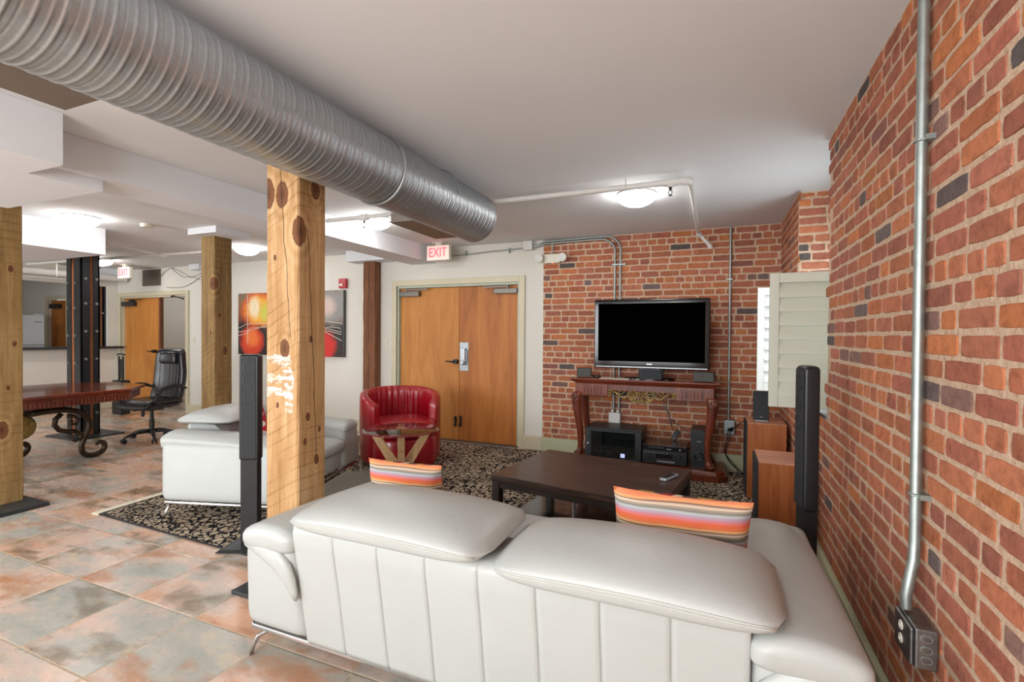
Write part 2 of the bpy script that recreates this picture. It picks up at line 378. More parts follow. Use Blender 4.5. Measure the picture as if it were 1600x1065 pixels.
def tile_material():
    t = NT('mottled_slate_tile'); g = t.N('ShaderNodeNewGeometry'); sx = t.N('ShaderNodeSeparateXYZ'); t.L(g.outputs['Position'], sx.inputs[0])
    PX, PY, X0, Y0 = .488, .4535, -2.84, 1.595
    def cell(s_, p, o):
        a = t.math('DIVIDE', t.math('SUBTRACT', s_, o), p); return t.math('FLOOR', a), t.math('FRACT', a)
    cx, fx = cell(sx.outputs[0], PX, X0); cy, fy = cell(sx.outputs[1], PY, Y0)
    cb = t.N('ShaderNodeCombineXYZ'); t.L(cx, cb.inputs[0]); t.L(cy, cb.inputs[1])
    wn = t.N('ShaderNodeTexWhiteNoise', noise_dimensions='3D'); t.L(cb.outputs[0], wn.inputs[0])
    sc = t.N('ShaderNodeVectorMath', operation='SCALE'); t.L(wn.outputs['Color'], sc.inputs[0]); sc.inputs['Scale'].default_value = 37
    ad = t.N('ShaderNodeVectorMath', operation='ADD'); t.L(g.outputs['Position'], ad.inputs[0]); t.L(sc.outputs[0], ad.inputs[1])
    mp = t.N('ShaderNodeMapping'); mp.inputs['Scale'].default_value = (1, 2.0, 1); t.L(ad.outputs[0], mp.inputs[0])
    big = t.noise(mp.outputs[0], 2.0, 5, .6, .4)
    tone = t.math('ADD', t.math('ADD', -.12, t.math('MULTIPLY', big.outputs[0], .99)), t.math('MULTIPLY', t.math('SUBTRACT', wn.outputs[0], .5), .26))
    base = t.ramp(tone, [(.10, srgb('#9C9E98')), (.27, srgb('#ADABA2')), (.35, srgb('#C2B0A4')), (.42, srgb('#D0B4A4')), (.52, srgb('#CCA388'))])
    n2 = t.noise(mp.outputs[0], 2.3, 9, .6, .25)
    patch = t.ramp(n2.outputs[0], [(.49, BLK), (.60, (.8, .8, .8, 1)), (.7, WHITE4)])
    w2 = t.N('ShaderNodeSeparateColor'); t.L(wn.outputs['Color'], w2.inputs[0])
    pc = t.mix(t.math('GREATER_THAN', w2.outputs[1], .48), srgb('#6E5F46'), srgb('#A9744E'))
    col = t.mix(t.math('MULTIPLY', patch, .9), base, pc)
    n3 = t.noise(mp.outputs[0], 3.6, 6, .7, .3)
    col = t.mix(t.math('MULTIPLY', t.ramp(n3.outputs[0], [(.54, BLK), (.7, WHITE4)]), .6), col, srgb('#D6C2A4'))
    fine = t.noise(ad.outputs[0], 24, 5, .6)
    col = t.mix(.12, col, t.mix(1.0, col, t.ramp(fine.outputs[0], [(.3, (.75, .75, .75, 1)), (.7, WHITE4)]), 'MULTIPLY'))
    def edge(f, p): return t.math('MULTIPLY', t.math('MINIMUM', f, t.math('SUBTRACT', 1.0, f)), p)
    ed = t.math('MINIMUM', edge(fx, PX), edge(fy, PY))
    gm = t.math('LESS_THAN', ed, .0032)
    col = t.mix(gm, col, srgb('#B3A48C'))
    rr = t.math('ADD', t.math('MULTIPLY', fine.outputs[0], .12), .22)
    t.set(col=col, rough=t.math('ADD', rr, t.math('MULTIPLY', gm, .4)))
    hh = t.math('ADD', t.math('MULTIPLY', t.math('MINIMUM', t.math('DIVIDE', ed, .008), 1.0), 1.0), t.math('MULTIPLY', fine.outputs[0], .04))
    t.bump(hh, .5, .003); return t.m
M['tile'] = tile_material()

def rug_material():
    t = NT('black_and_tan_patterned_rug'); v = t.coord()
    n = t.noise(v, 9, 3, .6)
    ad = t.N('ShaderNodeVectorMath', operation='MULTIPLY_ADD'); t.L(n.outputs[1], ad.inputs[0]); ad.inputs[1].default_value = (.09, .09, .09); t.L(v, ad.inputs[2])
    vo = t.N('ShaderNodeTexVoronoi', feature='DISTANCE_TO_EDGE'); vo.inputs['Scale'].default_value = 21; t.L(ad.outputs[0], vo.inputs['Vector'])
    n2 = t.noise(v, 28, 4, .7)
    e = t.math('ADD', vo.outputs[0], t.math('MULTIPLY', t.math('SUBTRACT', n2.outputs[0], .5), .28))
    mk = t.ramp(e, [(.095, WHITE4), (.125, BLK)])
    tan = t.ramp(t.noise(v, 1.8, 3).outputs[0], [(.35, srgb('#8F8270')), (.5, srgb('#B8A892')), (.65, srgb('#AB9A82'))])
    t.set(col=t.mix(mk, tan, srgb('#17161A')), rough=.95, spec=.1)
    t.bump(t.noise(v, 300, 2).outputs[0], .4, .004); return t.m
M['rug'] = rug_material()

def stripes_material():
    t = NT('striped_woven_fabric'); v = t.coord(); sx = t.N('ShaderNodeSeparateXYZ'); t.L(v, sx.inputs[0])
    n = t.noise(v, 5, 2)
    z = t.math('ADD', sx.outputs[2], t.math('MULTIPLY', t.math('SUBTRACT', n.outputs[0], .5), .012))
    f = t.math('FRACT', t.math('DIVIDE', z, .19))
    cols = ['#DC8660', '#DA7E58', '#C86E70', '#B08E9C', '#ACB2B4', '#78726A', '#767064', '#E2CCB6', '#6A5C54', '#E6B47C', '#DE7A50', '#DE6A42', '#D07470', '#AA8898', '#AEB6B6', '#76726A', '#E0C8B0', '#6E5C58', '#E2A474', '#DE8860']
    pos = [0, .07, .11, .17, .235, .28, .33, .385, .425, .45, .50, .565, .62, .68, .745, .79, .86, .90, .925, .965]
    c = t.ramp(f, [(p, srgb(h)) for p, h in zip(pos, cols)], 'CONSTANT')
    c = t.mix(.35, c, t.ramp(f, [(p, srgb(h)) for p, h in zip(pos, cols)]))
    t.set(col=c, rough=.9, spec=.1); t.bump(t.noise(v, 400, 2).outputs[0], .3, .002); return t.m
M['stripes'] = stripes_material()
def floral_material():
    t = NT('red_floral_fabric'); v = t.coord()
    vo = t.N('ShaderNodeTexVoronoi'); vo.inputs['Scale'].default_value = 18; t.L(v, vo.inputs['Vector'])
    sc = t.N('ShaderNodeSeparateColor'); t.L(vo.outputs['Color'], sc.inputs[0])
    c = t.ramp(sc.outputs[0], [(0, srgb('#A31F2A')), (.35, srgb('#E9DCC0')), (.6, srgb('#C8A24C')), (.8, srgb('#5C4438'))], 'CONSTANT')
    t.set(col=c, rough=.9); return t.m
M['floral'] = floral_material()
def polka_material():
    t = NT('red_fabric_with_white_dots'); v = t.coord(); sx = t.N('ShaderNodeSeparateXYZ'); t.L(v, sx.inputs[0])
    def fr(s_, o): return t.math('SUBTRACT', t.math('FRACT', t.math('ADD', t.math('DIVIDE', s_, .085), o)), .5)
    a, b = fr(sx.outputs[0], .2), fr(sx.outputs[2], .1)
    d = t.math('SQRT', t.math('ADD', t.math('MULTIPLY', a, a), t.math('MULTIPLY', b, b)))
    t.set(col=t.mix(t.math('LESS_THAN', d, .33), srgb('#C4222A'), srgb('#E6DAD2')), rough=.9); return t.m
M['polka'] = polka_material()

def brick_material():
    t = NT('old_red_brick'); a = t.N('ShaderNodeAttribute', attribute_name='col'); g = t.geo()
    n = t.noise(g, 26, 6, .7, .3); n2 = t.noise(g, 110, 4, .7)
    c = t.mix(.7, a.outputs[0], t.mix(1.0, a.outputs[0], t.ramp(n.outputs[0], [(.3, (.5, .46, .46, 1)), (.5, (.95, .95, .95, 1)), (.72, (1.3, 1.3, 1.25, 1))]), 'MULTIPLY'))
    c = t.mix(t.math('MULTIPLY', t.ramp(t.noise(g, 7, 5, .75).outputs[0], [(.6, BLK), (.75, WHITE4)]), .35), c, srgb('#B08A66'))
    c = t.mix(t.math('MULTIPLY', t.ramp(n2.outputs[0], [(.66, BLK), (.74, WHITE4)]), .5), c, srgb('#CDB294'))
    c = t.mix(t.math('MULTIPLY', t.ramp(n2.outputs[0], [(.24, WHITE4), (.33, BLK)]), .6), c, srgb('#3A1F16'))
    t.set(col=c, rough=.88, spec=.2); t.bump(t.math('ADD', n.outputs[0], t.math('MULTIPLY', n2.outputs[0], .6)), .7, .006); return t.m
M['brick'] = brick_material()
def mortar_material():
    t = NT('tan_mortar'); g = t.geo(); n = t.noise(g, 45, 6, .7); n2 = t.noise(g, 160, 3, .7)
    c = t.ramp(n.outputs[0], [(.25, srgb('#A0826C')), (.42, srgb('#C4A68C')), (.65, srgb('#D8BEA6'))])
    c = t.mix(t.math('MULTIPLY', t.ramp(n2.outputs[0], [(.28, WHITE4), (.36, BLK)]), .6), c, srgb('#5A4434'))
    t.set(col=c, rough=.95, spec=.1); t.bump(t.math('ADD', n.outputs[0], t.math('MULTIPLY', n2.outputs[0], .7)), 1.0, .008); return t.m
M['mortar'] = mortar_material()

def duct_material():
    t = NT('galvanised_duct'); v = t.coord()
    n = t.noise(v, 130, 3, .6); n2 = t.noise(v, 3, 3)
    vo = t.N('ShaderNodeTexVoronoi'); vo.inputs['Scale'].default_value = 90; t.L(v, vo.inputs['Vector']); sc = t.N('ShaderNodeSeparateColor'); t.L(vo.outputs['Color'], sc.inputs[0])
    f = t.math('ADD', t.math('MULTIPLY', n2.outputs[0], .6), t.math('MULTIPLY', sc.outputs[0], .15))
    t.set(col=t.ramp(f, [(.2, srgb('#A4ACB1')), (.65, srgb('#BEC6CA'))]), metal=.8, rough=t.math('ADD', t.math('MULTIPLY', n.outputs[0], .1), .36)); return t.m
M['duct'] = duct_material()
def art_material():
    t = NT('abstract_painting'); v = t.coord(); sx = t.N('ShaderNodeSeparateXYZ'); t.L(v, sx.inputs[0])
    x, z = sx.outputs[0], sx.outputs[2]      # origin at the canvas bottom centre
    n = t.noise(v, 6, 5, .65, 1.0); n2 = t.noise(v, 2.2, 4, .6)
    zz = t.math('ADD', z, t.math('MULTIPLY', t.math('SUBTRACT', n.outputs[0], .5), .35))
    base = t.ramp(zz, [(.05, srgb('#2A1712')), (.3, srgb('#1E1F20')), (.48, srgb('#302320')), (.58, srgb('#7A3A24')), (.75, srgb('#8A5A34')), (.95, srgb('#7D6A50'))])
    def blob(cx, cz, rx, rz, c, soft, amt=1.0):
        nonlocal base
        d = t.math('SQRT', t.math('ADD', t.math('POWER', t.math('DIVIDE', t.math('SUBTRACT', x, cx), rx), 2.0), t.math('POWER', t.math('DIVIDE', t.math('SUBTRACT', z, cz), rz), 2.0)))
        d = t.math('ADD', d, t.math('MULTIPLY', t.math('SUBTRACT', n.outputs[0], .5), .7))
        mk = t.ramp(d, [(1-soft, (amt, amt, amt, 1)), (1.0, BLK)])
        base = t.mix(mk, base, srgb(c))
    blob(.75, .75, .75, .34, '#8B8986', .4); blob(-.62, .72, .45, .33, '#D8622A', .35); blob(-.62, .70, .34, .27, '#E9A83C', .4)
    blob(-.72, .74, .15, .2, '#F0DCB8', .5); blob(.78, .74, .2, .2, '#C9B4AC', .6); blob(-.48, .66, .16, .2, '#C8C454', .6)
    blob(-.78, .22, .3, .27, '#C8381C', .3); blob(-.78, .26, .2, .18, '#E07030', .5)
    blob(.62, .16, .34, .3, '#C8221C', .3); blob(.52, .25, .14, .18, '#E88A40', .6); blob(0, .3, .35, .3, '#B8341E', .3)
    t.set(col=base, rough=.5); return t.m
M['art'] = art_material()
M['artline'] = simple('white_paint_stroke', '#D9CFC0', .5)
# ------------------------------------------------------------------ brick builder
def brick_face(mb, O, U, N_, ulen, zs, seed, skip=None, course=.0708):
    """bricks on a vertical face: O origin, U unit direction, N_ outward normal"""
    r = random.Random(seed); O = Vector(O); U = Vector(U); N_ = Vector(N_); z0, z1 = zs
    pal = ['#AE6C50', '#AA684E', '#B06E4E', '#A46450', '#B2704E', '#A96A52', '#9E604E', '#AE6C50', '#A66854', '#B8724A', '#98604F', '#AC6C50', '#AF6A4A', '#A8694F']
    dark = ['#6A5C5A', '#7E6058', '#5A5250', '#8B5C52']
    i = 0; z = z0
    while z < z1-.012:
        h = min(course, z1-z)
        header = (i % 6 == 4)
        L = .104 if header else .208
        u = -r.random()*L if header else (-(L*.5) if i % 2 else 0)+r.uniform(-.02, .02)
        while u < ulen:
            l = L+r.uniform(-.012, .012)
            if not header and r.random() < .12: l *= .52
            a, b = max(u, 0), min(u+l, ulen)
            u += l
            m_ = .011+r.uniform(-.003, .004)
            c0, c1, e0, e1 = a+m_*.5, b-m_*.5, z+.0060+r.uniform(-.0015, .003), z+h-.0060+r.uniform(-.003, .0015)
            if a <= 0: c0 = 0
            if b >= ulen: c1 = ulen
            if c1-c0 < .02 or e1-e0 < .02: continue
            if skip and skip((c0+c1)/2, (e0+e1)/2): continue
            c = srgb(r.choice(dark) if r.random() < .055 else r.choice(pal))[:3]
            k = r.uniform(.82, 1.12); c = tuple(x*k for x in c)
            rings = []
            nn = max(3, int((c1-c0)/.035)); mm = 2
            def outline(inset, jit, d):
                pts = []
                for q in range(nn): pts.append((c0+inset+(c1-c0-2*inset)*q/nn, e0+inset, 0))
                for q in range(mm): pts.append((c1-inset, e0+inset+(e1-e0-2*inset)*q/mm, 0))
                for q in range(nn): pts.append((c1-inset-(c1-c0-2*inset)*q/nn, e1-inset, 0))
                for q in range(mm): pts.append((c0+inset, e1-inset-(e1-e0-2*inset)*q/mm, 0))
                out = []
                for q, (pu, pz, _) in enumerate(pts):
                    rr = r.uniform(-jit, jit); r2 = r.uniform(-jit, jit)
                    if q in (0, nn, nn+mm, 2*nn+mm):   # rounded corners
                        pu += (.0025 if pu < (c0+c1)/2 else -.0025)*(jit > 0); pz += (.0025 if pz < (e0+e1)/2 else -.0025)*(jit > 0)
                    pu = min(max(pu+rr, 0), ulen)
                    out.append(O+U*pu+Vector((0, 0, pz+r2))+N_*(d))
                return out
            dd = r.uniform(.0015, .0045)
            A = outline(0, .0018, -.004); B = outline(.0015, .0016, dd-.0018); D = outline(.0045, .0016, dd)
            n = len(A)
            vs_ = A+B+D
            fs = []
            for s_ in (0, 1):
                for q in range(n):
                    k2 = (q+1) % n; fs.append((s_*n+q, s_*n+k2, (s_+1)*n+k2, (s_+1)*n+q))
            fs.append(tuple(2*n+q for q in range(n)))
            mb.add(vs_, fs, 1, c)
        z += course; i += 1
def wall_mesh(mb, boxes):
    for b in boxes: mb.box(*b)
# ------------------------------------------------------------------ setting
H = 2.55; WY = 5.62; WX = .597; YB = -2.45
def build_setting():
    struct(bxo('floor', (-15.2, 1.1, YB-.15, 9.3, -.12, 0), M['tile']))
    struct(bxo('ceiling', (-15.2, 1.1, YB-.15, 9.3, H, H+.15), M['ceiling']))
    # brick wall on the right: mortar body with individual bricks, a window recess cut in it
    mb = MB(); RY0, RY1, RZ = 3.308, 4.48, .94
    wall_mesh(mb, [(WX, 1.08, YB, RY0, 0, H), (WX, 1.08, RY0, RY1, 0, RZ), (WX, 1.08, RY1, WY+.1, 0, H)])
    brick_face(mb, (WX, WY, 0), (0, -1, 0), (-1, 0, 0), WY-(-.6), (.0, H-.002), 3, lambda u, z: RY0-.0 < WY-u < RY1+.0 and z > RZ-.02)
    brick_face(mb, (WX, RY1, 0), (1, 0, 0), (0, -1, 0), .40, (RZ, H-.002), 9)
    o = mb.build('wall_right', [M['mortar'], M['brick']], colors=True, recalc=False); struct(o)
    # far wall, brick portion
    mb = MB(); BX = -1.945
    wall_mesh(mb, [(BX, WX, WY, WY+.25, 0, H)])
    brick_face(mb, (BX, WY, 0), (1, 0, 0), (0, -1, 0), WX-BX-.004, (.0, H-.002), 21)
    struct(mb.build('wall_back', [M['mortar'], M['brick']], colors=True, recalc=False))
    # far wall, plaster portion with two door openings and the fridge corner
    mb = MB(); y0, y1 = WY, WY+.15
    for x0, x1, a, b in ((-2.255, BX, 0, H), (-4.075, -2.255, 2.075, H), (-8.46, -4.075, 0, H), (-10.30, -8.46, 2.075, H), (-12.08, -10.30, 0, H), (-12.78, -12.08, 2.07, H), (-15.1, -12.78, 0, H)):
        mb.box(x0, x1, y0, y1, a, b)
    struct(mb.build('wall_back_plaster', M['wall']))
    # wall between the room and the kitchen, with a pass-through opening
    mb = MB(); x0, x1 = -10.52, -10.40
    mb.box(x0, x1, YB, 2.2, 0, H); mb.box(x0, x1, 2.2, 5.45, 0, 1.10); mb.box(x0, x1, 2.2, 5.45, 2.24, H); mb.box(x0, x1, 5.45, WY, 0, H)
    struct(mb.build('wall_left', M['wall']))
    struct(bxo('trim_1', (-10.75, -10.22, 2.1, 5.615, 1.10, 1.14), M['counter'], bevel=.004))
    struct(bxo('wall_kitchen', (-15.1, -14.98, YB, WY, 0, H), M['kitchenwall']))
    struct(bxo('wall_hall_end', (-10.9, -3.0, 8.3, 8.42, 0, H), M['wall']))
    struct(bxo('wall_hall_side', (-9.0, -8.9, 6.75, 8.3, 0, H), M['wall']))
    struct(bxo('wall_hall_left', (-10.9, -10.8, WY+.15, 8.3, 0, H), M['wall']))
    struct(bxo('baseboard_hall', (-10.8, -9.02, 8.27, 8.30, 0, .15), M['trim']))
    struct(bxo('baseboard_hall_side', (-9.02, -9.0, 6.73, 8.27, 0, .15), M['trim']))
    # wall behind the camera with three windows added for the fill light
    mb = MB()
    fill_wins = [(-2.3, -.1), (-6.1, -3.9), (-9.7, -7.5)]
    xs = -15.1
    for a, b in sorted(fill_wins):
        mb.box(xs, a, YB-.15, YB, 0, H); mb.box(a, b, YB-.15, YB, 0, .8); mb.box(a, b, YB-.15, YB, 2.3, H); xs = b
    mb.box(xs, 1.08, YB-.15, YB, 0, H)
    struct(mb.build('wall_front', M['wall']))
    for k, (a, b) in enumerate(fill_wins):
        r = sroot('window_%d' % (k+1), ((a+b)/2, YB-.1, .8)); w_ = (b-a)/2
        mb = MB()
        for q in ((-w_, -w_+.05, 0, 1.5), (w_-.05, w_, 0, 1.5), (-.03, .03, 0, 1.5)): mb.box(q[0], q[1], -.03, .03, q[2], q[3])
        mb.box(-w_, w_, -.03, .03, 0, .05); mb.box(-w_, w_, -.03, .03, 1.45, 1.5); mb.build('window_frame', M['whiteplastic'], r)
        bxo('glass_pane', (-w_+.05, w_-.05, -.005, .005, .05, 1.45), M['glass'], r)
    r = sroot('window_4', (1.04, (RY0+RY1)/2, .94)); w_ = (RY1-RY0)/2
    mb = MB()
    for q in ((-w_, -w_+.06), (w_-.06, w_), (-.03, .03)): mb.box(-.02, .02, q[0], q[1], 0, 1.4)
    mb.box(-.02, .02, -w_, w_, 0, .06); mb.box(-.02, .02, -w_, w_, 1.34, 1.4); mb.build('window_frame', M['whiteplastic'], r)
    bxo('glass_pane', (-.004, .004, -w_+.06, w_-.06, .06, 1.34), M['glass'], r)
    struct(bxo('wall_recess_head', (1.02, 1.08, RY0, RY1, 2.34, H), M['mortar']))
    struct(bxo('trim_2', (.585, 1.02, RY0-.02, RY1+.0, .925, .945), M['steelbox']))
    # baseboards
    struct(bxo('baseboard_back', (BX, WX-.03, WY-.028, WY-.001, 0, .165), M['basegreen'], bevel=.006))
    struct(bxo('baseboard_plaster', (-2.19, BX, WY-.03, WY-.001, 0, .17), M['trim'], bevel=.006))
    struct(bxo('baseboard_middle', (-8.39, -4.155, WY-.03, WY-.001, 0, .17), M['trim'], bevel=.006))
    struct(bxo('baseboard_left', (-10.4, -10.375, YB, WY-.03, 0, .15), M['trim'], bevel=.006))
    struct(bxo('baseboard_right', (WX-.03, WX-.001, -.6, WY-.03, 0, .15), M['basegreen'], bevel=.006))
    # soffits hung under the ceiling
    sf = [(-3.84, -3.47, 1.0, WY-.001, 2.345, H-.001), (-4.67, -3.19, YB, 1.468, 2.278, H-.001), (-4.67, -3.54, 1.468, 1.83, 2.278, H-.001),
          (-8.2, -6.30, -1.5, 3.28, 2.262, H-.001), (-5.40, -4.95, 3.60, 4.02, 2.48, H-.001), (-5.38, -5.30, 1.9, 2.3, 2.5, H-.001)]
    mb = MB(); mb.box(*sf[0]); struct(mb.build('trim_3', M['soffit']))
    mb = MB(); mb.box(*sf[1]); mb.box(*sf[2]); struct(mb.build('trim_4', M['soffit']))
    mb = MB(); mb.box(*sf[3]); struct(mb.build('trim_5', M['soffit']))
    mb = MB(); mb.box(*sf[4]); struct(mb.build('trim_6', M['soffit']))
    mb = MB(); mb.box(-4.76, -4.12, WY-.25, WY-.001, 2.40, H-.001); struct(mb.build('trim_7', M['soffit']))
    mb = MB(); mb.box(-8.2, -7.95, WY-.14, WY-.001, 2.46, H-.001); struct(mb.build('trim_8', M['soffit']))
    mb = MB(); mb.box(-10.9, -10.10, WY-.35, WY-.02, 2.40, H-.001); struct(mb.build('trim_9', M['soffit']))
build_setting()

def door_frame(mb, x0, x1, top, fw, y0, y1):
    mb.box(x0, x0+fw, y0, y1, 0, top); mb.box(x1-fw, x1, y0, y1, 0, top); mb.box(x0+fw, x1-fw, y0, y1, top-fw, top)
def build_doors():
    # double door
    cx = -3.165; r = sroot('door_1', (cx, WY, 0)); X = lambda x: x-cx
    mb = MB(); door_frame(mb, X(-4.155), X(-2.18), 2.135, .075, -.025, .0); mb.build('door_frame', M['trim'], r, bevel=.004)
    mb = MB(); door_frame(mb, X(-4.082), X(-2.25), 2.06, .03, .0, .10); mb.build('door_stop', simple('pale_green_frame_paint', '#AEB8A6', .45), r)
    mid = -3.127
    l1 = MB(); l1.box(X(-4.05), X(mid)-.002, .045, .09, .012, 2.028); l1 = l1.build('door_leaf', M['doorwood'], r, bevel=.003)
    l2 = MB(); l2.box(X(mid)+.002, X(-2.283), .045, .09, .012, 2.028); l2 = l2.build('door_leaf', M['doorwood2'], r, bevel=.003)
    bxo('threshold', (X(-4.08), X(-2.25), -.03, .12, 0, .012), M['closer'], r)
    def closer(x0, x1, z0, z1, hinge, mat, name='door_closer'):
        o = bxo(name, (x0, x1, -.02, .043, z0, z1), mat, r, bevel=.006)
        a = MB(); xe = x1 if hinge < 0 else x0; d = -hinge
        xa = x0+.12*(1 if hinge < 0 else 0) if hinge < 0 else x1-.12
        a.box(min(xa, xa+d*.34), max(xa, xa+d*.34), -.03, -.012, z1+.012, z1+.030); a.cyl((xa, -.02, z1-.01), (xa, -.02, z1+.04), .014, 10)
        a.cyl((xa+d*.34, -.02, z1+.02), (xa+d*.05, .03, z1+.03), .009, 8)
        a.build('closer_arm', mat, o)
    closer(X(-4.03), X(-3.72), 1.915, 1.985, -1, M['closer']); closer(X(-2.60), X(-2.285), 1.92, 1.985, 1, M['closer'])
    h = MB(); h.cyl((X(-3.165), .045, 1.045), (X(-3.165), -.012, 1.045), .032, 16); h.cyl((X(-3.165), -.02, 1.045), (X(-3.165), .02, 1.045), .014)
    h.tube([(X(-3.165), -.03, 1.045), (X(-3.21), -.035, 1.045), (X(-3.29), -.03, 1.048)], [.014, .011, .008], 10); h.build('door_handle', M['blackplastic'], r, smooth=True, angle=40)
    p = bxo('lock_plate', (X(-3.115), X(-2.985), .038, .045, .925, 1.30), M['steelbox'], r, bevel=.002)
    k = MB(); k.box(X(-3.085), X(-3.02), .0, .038, 1.0, 1.22); k.lathe([(.026, 0), (.03, .012), (.026, .03)], 16, (X(-3.05), -.03, 1.035), axis='Y'); k.box(X(-3.012), X(-3.000), .01, .038, 1.02, 1.2)
    plabel(k.build('keypad_lock', M['silver'], p, bevel=.004), 'silver keypad lock body')
    for xx, hh in ((-3.17, .13), (-3.095, .14)):
        f = MB(); f.box(X(xx)-.009, X(xx)+.009, .02, .044, .19, .19+hh); f.cyl((X(xx), .015, .2), (X(xx), .015, .22), .014); f.cyl((X(xx), .015, .18+hh), (X(xx), .015, .19+hh), .014)
        f.build('foot_bolt', M['blackplastic'], r)
    # far double door at the left: one leaf closed, the other open into the hall
    cx = -9.385; r = sroot('door_2', (cx, WY, 0)); X = lambda x: x-cx
    mb = MB(); door_frame(mb, X(-10.385), X(-8.39), 2.135, .075, -.025, 0); mb.build('door_frame', M['trim'], r, bevel=.004)
    mb = MB(); door_frame(mb, X(-10.31), X(-8.46), 2.06, .03, 0, .13); mb.build('door_stop', M['trim'], r)
    bxo('door_leaf', (X(-10.275), X(-9.28), .05, .095, .012, 2.03), M['doorwood'], r, bevel=.003)
    plabel(bxo('astragal', (X(-9.285), X(-9.24), .04, .10, .012, 2.03), M['darkwall'], r), 'dark brown edge strip of the closed leaf')
    plabel(bxo('door_leaf', (X(-8.50), X(-8.455), .14, 1.05, .012, 2.03), M['doorwood'], r), 'open leaf swung into the hall')
    def c2(x0, x1, z0, z1):
        o = bxo('door_closer', (x0, x1, -.02, .05, z0, z1), M['darkcloser'], r, bevel=.006)
        a = MB(); a.box(x0+.25, x0+.62, -.03, -.015, z1+.02, z1+.035); a.box(x0+.25, x0+.31, -.03, .05, z1-.01, z1+.035); a.build('closer_arm', M['darkcloser'], o)
    c2(X(-10.28), X(-9.92), 1.885, 1.97)
    a = MB(); a.cyl((X(-8.83), .0, 2.045), (X(-8.53), -.015, 1.99), .010); a.cyl((X(-8.53), -.015, 1.975), (X(-8.53), -.015, 2.0), .018); a.cyl((X(-8.86), .0, 2.03), (X(-8.80), .0, 2.055), .016); a.build('closer_arm', M['darkcloser'], r)
    h = MB(); h.cyl((X(-9.36), .05, 1.06), (X(-9.36), -.02, 1.06), .03, 14); h.tube([(X(-9.36), -.03, 1.06), (X(-9.42), -.03, 1.06), (X(-9.50), -.03, 1.058)], [.013, .011, .008]); h.build('door_handle', M['blackplastic'], r)
    # kitchen door
    cx = -12.43; r = sroot('door_3', (cx, WY, 0)); X = lambda x: x-cx
    mb = MB(); door_frame(mb, X(-12.85), X(-12.0), 2.14, .085, -.025, 0); mb.build('door_frame', M['trim'], r)
    bxo('door_leaf', (X(-12.77), X(-12.09), .05, .095, .012, 2.05), M['doorwood2'], r)
    bxo('door_closer', (X(-12.70), X(-12.38), -.02, .05, 1.88, 1.97), M['darkcloser'], r)
build_doors()
# ------------------------------------------------------------------ posts
def post(name, x0, x1, y0, y1, z1, mat, plate, label):
    cx, cy = (x0+x1)/2, (y0+y1)/2; r = thing('timber_post', label, 'post', (cx, cy, 0))
    w_, d = (x1-x0)/2, (y1-y0)/2
    mb = MB(); rings = []
    rr = random.Random(hash(name) % 100 if False else len(label))
    zs = [plate[4] if plate else .001]+[z1*i/24 for i in range(1, 25)]
    for z in zs:
        ring = []
        for (sx, sy) in ((-1, -1), (1, -1), (1, 1), (-1, 1)):
            c = .008
            for (ax_, ay_) in (((0, c), (c, 0)) if sx*sy > 0 else ((c, 0), (0, c))):
                ring.append((sx*(w_-ax_)+rr.uniform(-.0015, .0015), sy*(d-ay_)+rr.uniform(-.0015, .0015), z))
        rings.append(ring)
    mb.loft(rings); mb.build('timber', mat, r)
    if plate:
        bxo('base_plate', (plate[0]-cx, plate[1]-cx, plate[2]-cy, plate[3]-cy, 0, plate[4]), M['slate'], r, bevel=.003)
    return r
# local coordinates of knots: x,y from the post centre, z from the floor
K1 = [(-.105, -.10, 2.14, .055), (.0, -.10, 2.125, .046), (.118, -.09, 1.93, .05), (-.05, -.1, 1.80, .012), (.118, .02, 2.17, .034), (.02, -.1, 1.32, .034), (.118, .05, .88, .012), (.118, -.03, .96, .017), (.118, .03, .72, .02), (.118, -.05, .83, .014), (-.03, -.1, 1.02, .012), (.118, -.01, 1.37, .014)]
post('main', -2.222, -1.994, 1.9, 2.093, H-.002, post_wood('rough_sawn_pine', '#8A6438', '#AE875A', '#C8A67C', K1, 1, (-.12, .12, .985, 1.29), [(0, -.02, 2.30, .065, 1.38, .0022), (1, -.03, 1.95, .03, .75, .0022)]), (-2.385, -1.93, 1.82, 2.135, .022),
     'thick pale timber post with dark knots and worn white paint, nearest the camera')
post('left', -5.44, -5.20, 1.90, 2.125, H-.002, post_wood('brown_sawn_pine', '#6E5530', '#917448', '#B09262', [(.12, -.02, .62, .045), (.12, .06, 1.30, .016), (.12, .02, .95, .015), (.12, -.06, 1.55, .018), (.12, .04, 1.9, .02)], -1), (-5.70, -4.945, 1.83, 2.18, .03),
     'brown timber post on a wide dark plate at the left edge of the room')
post('far', -5.385, -5.165, 3.74, 3.955, 2.48, post_wood('weathered_pine', '#57422A', '#80653F', '#A18455', [(.08, -.1, 1.95, .05), (.05, -.1, 1.4, .02), (.11, .02, 1.2, .035), (.11, -.05, 1.6, .02)], 1), None,
     'grey-brown timber post under a white capital, between office chair and painting')
t_ = thing('timber_post', 'narrow dark brown timber post against the wall left of the double door', 'post', (-4.44, WY-.07, 0))
mb = MB()
for a, b in ((-.11, -.012), (-.008, .085)):
    rings = []
    for i in range(30):
        z = .001+2.399*i/29; j = [rnd.uniform(-.003, .003) for _ in range(4)]
        rings.append([(a+j[0], -.065+j[1], z), (b+j[2], -.065+j[3], z), (b, .068, z), (a, .068, z)])
    mb.loft(rings)
mb.build('timber', M['darkwall'], t_)
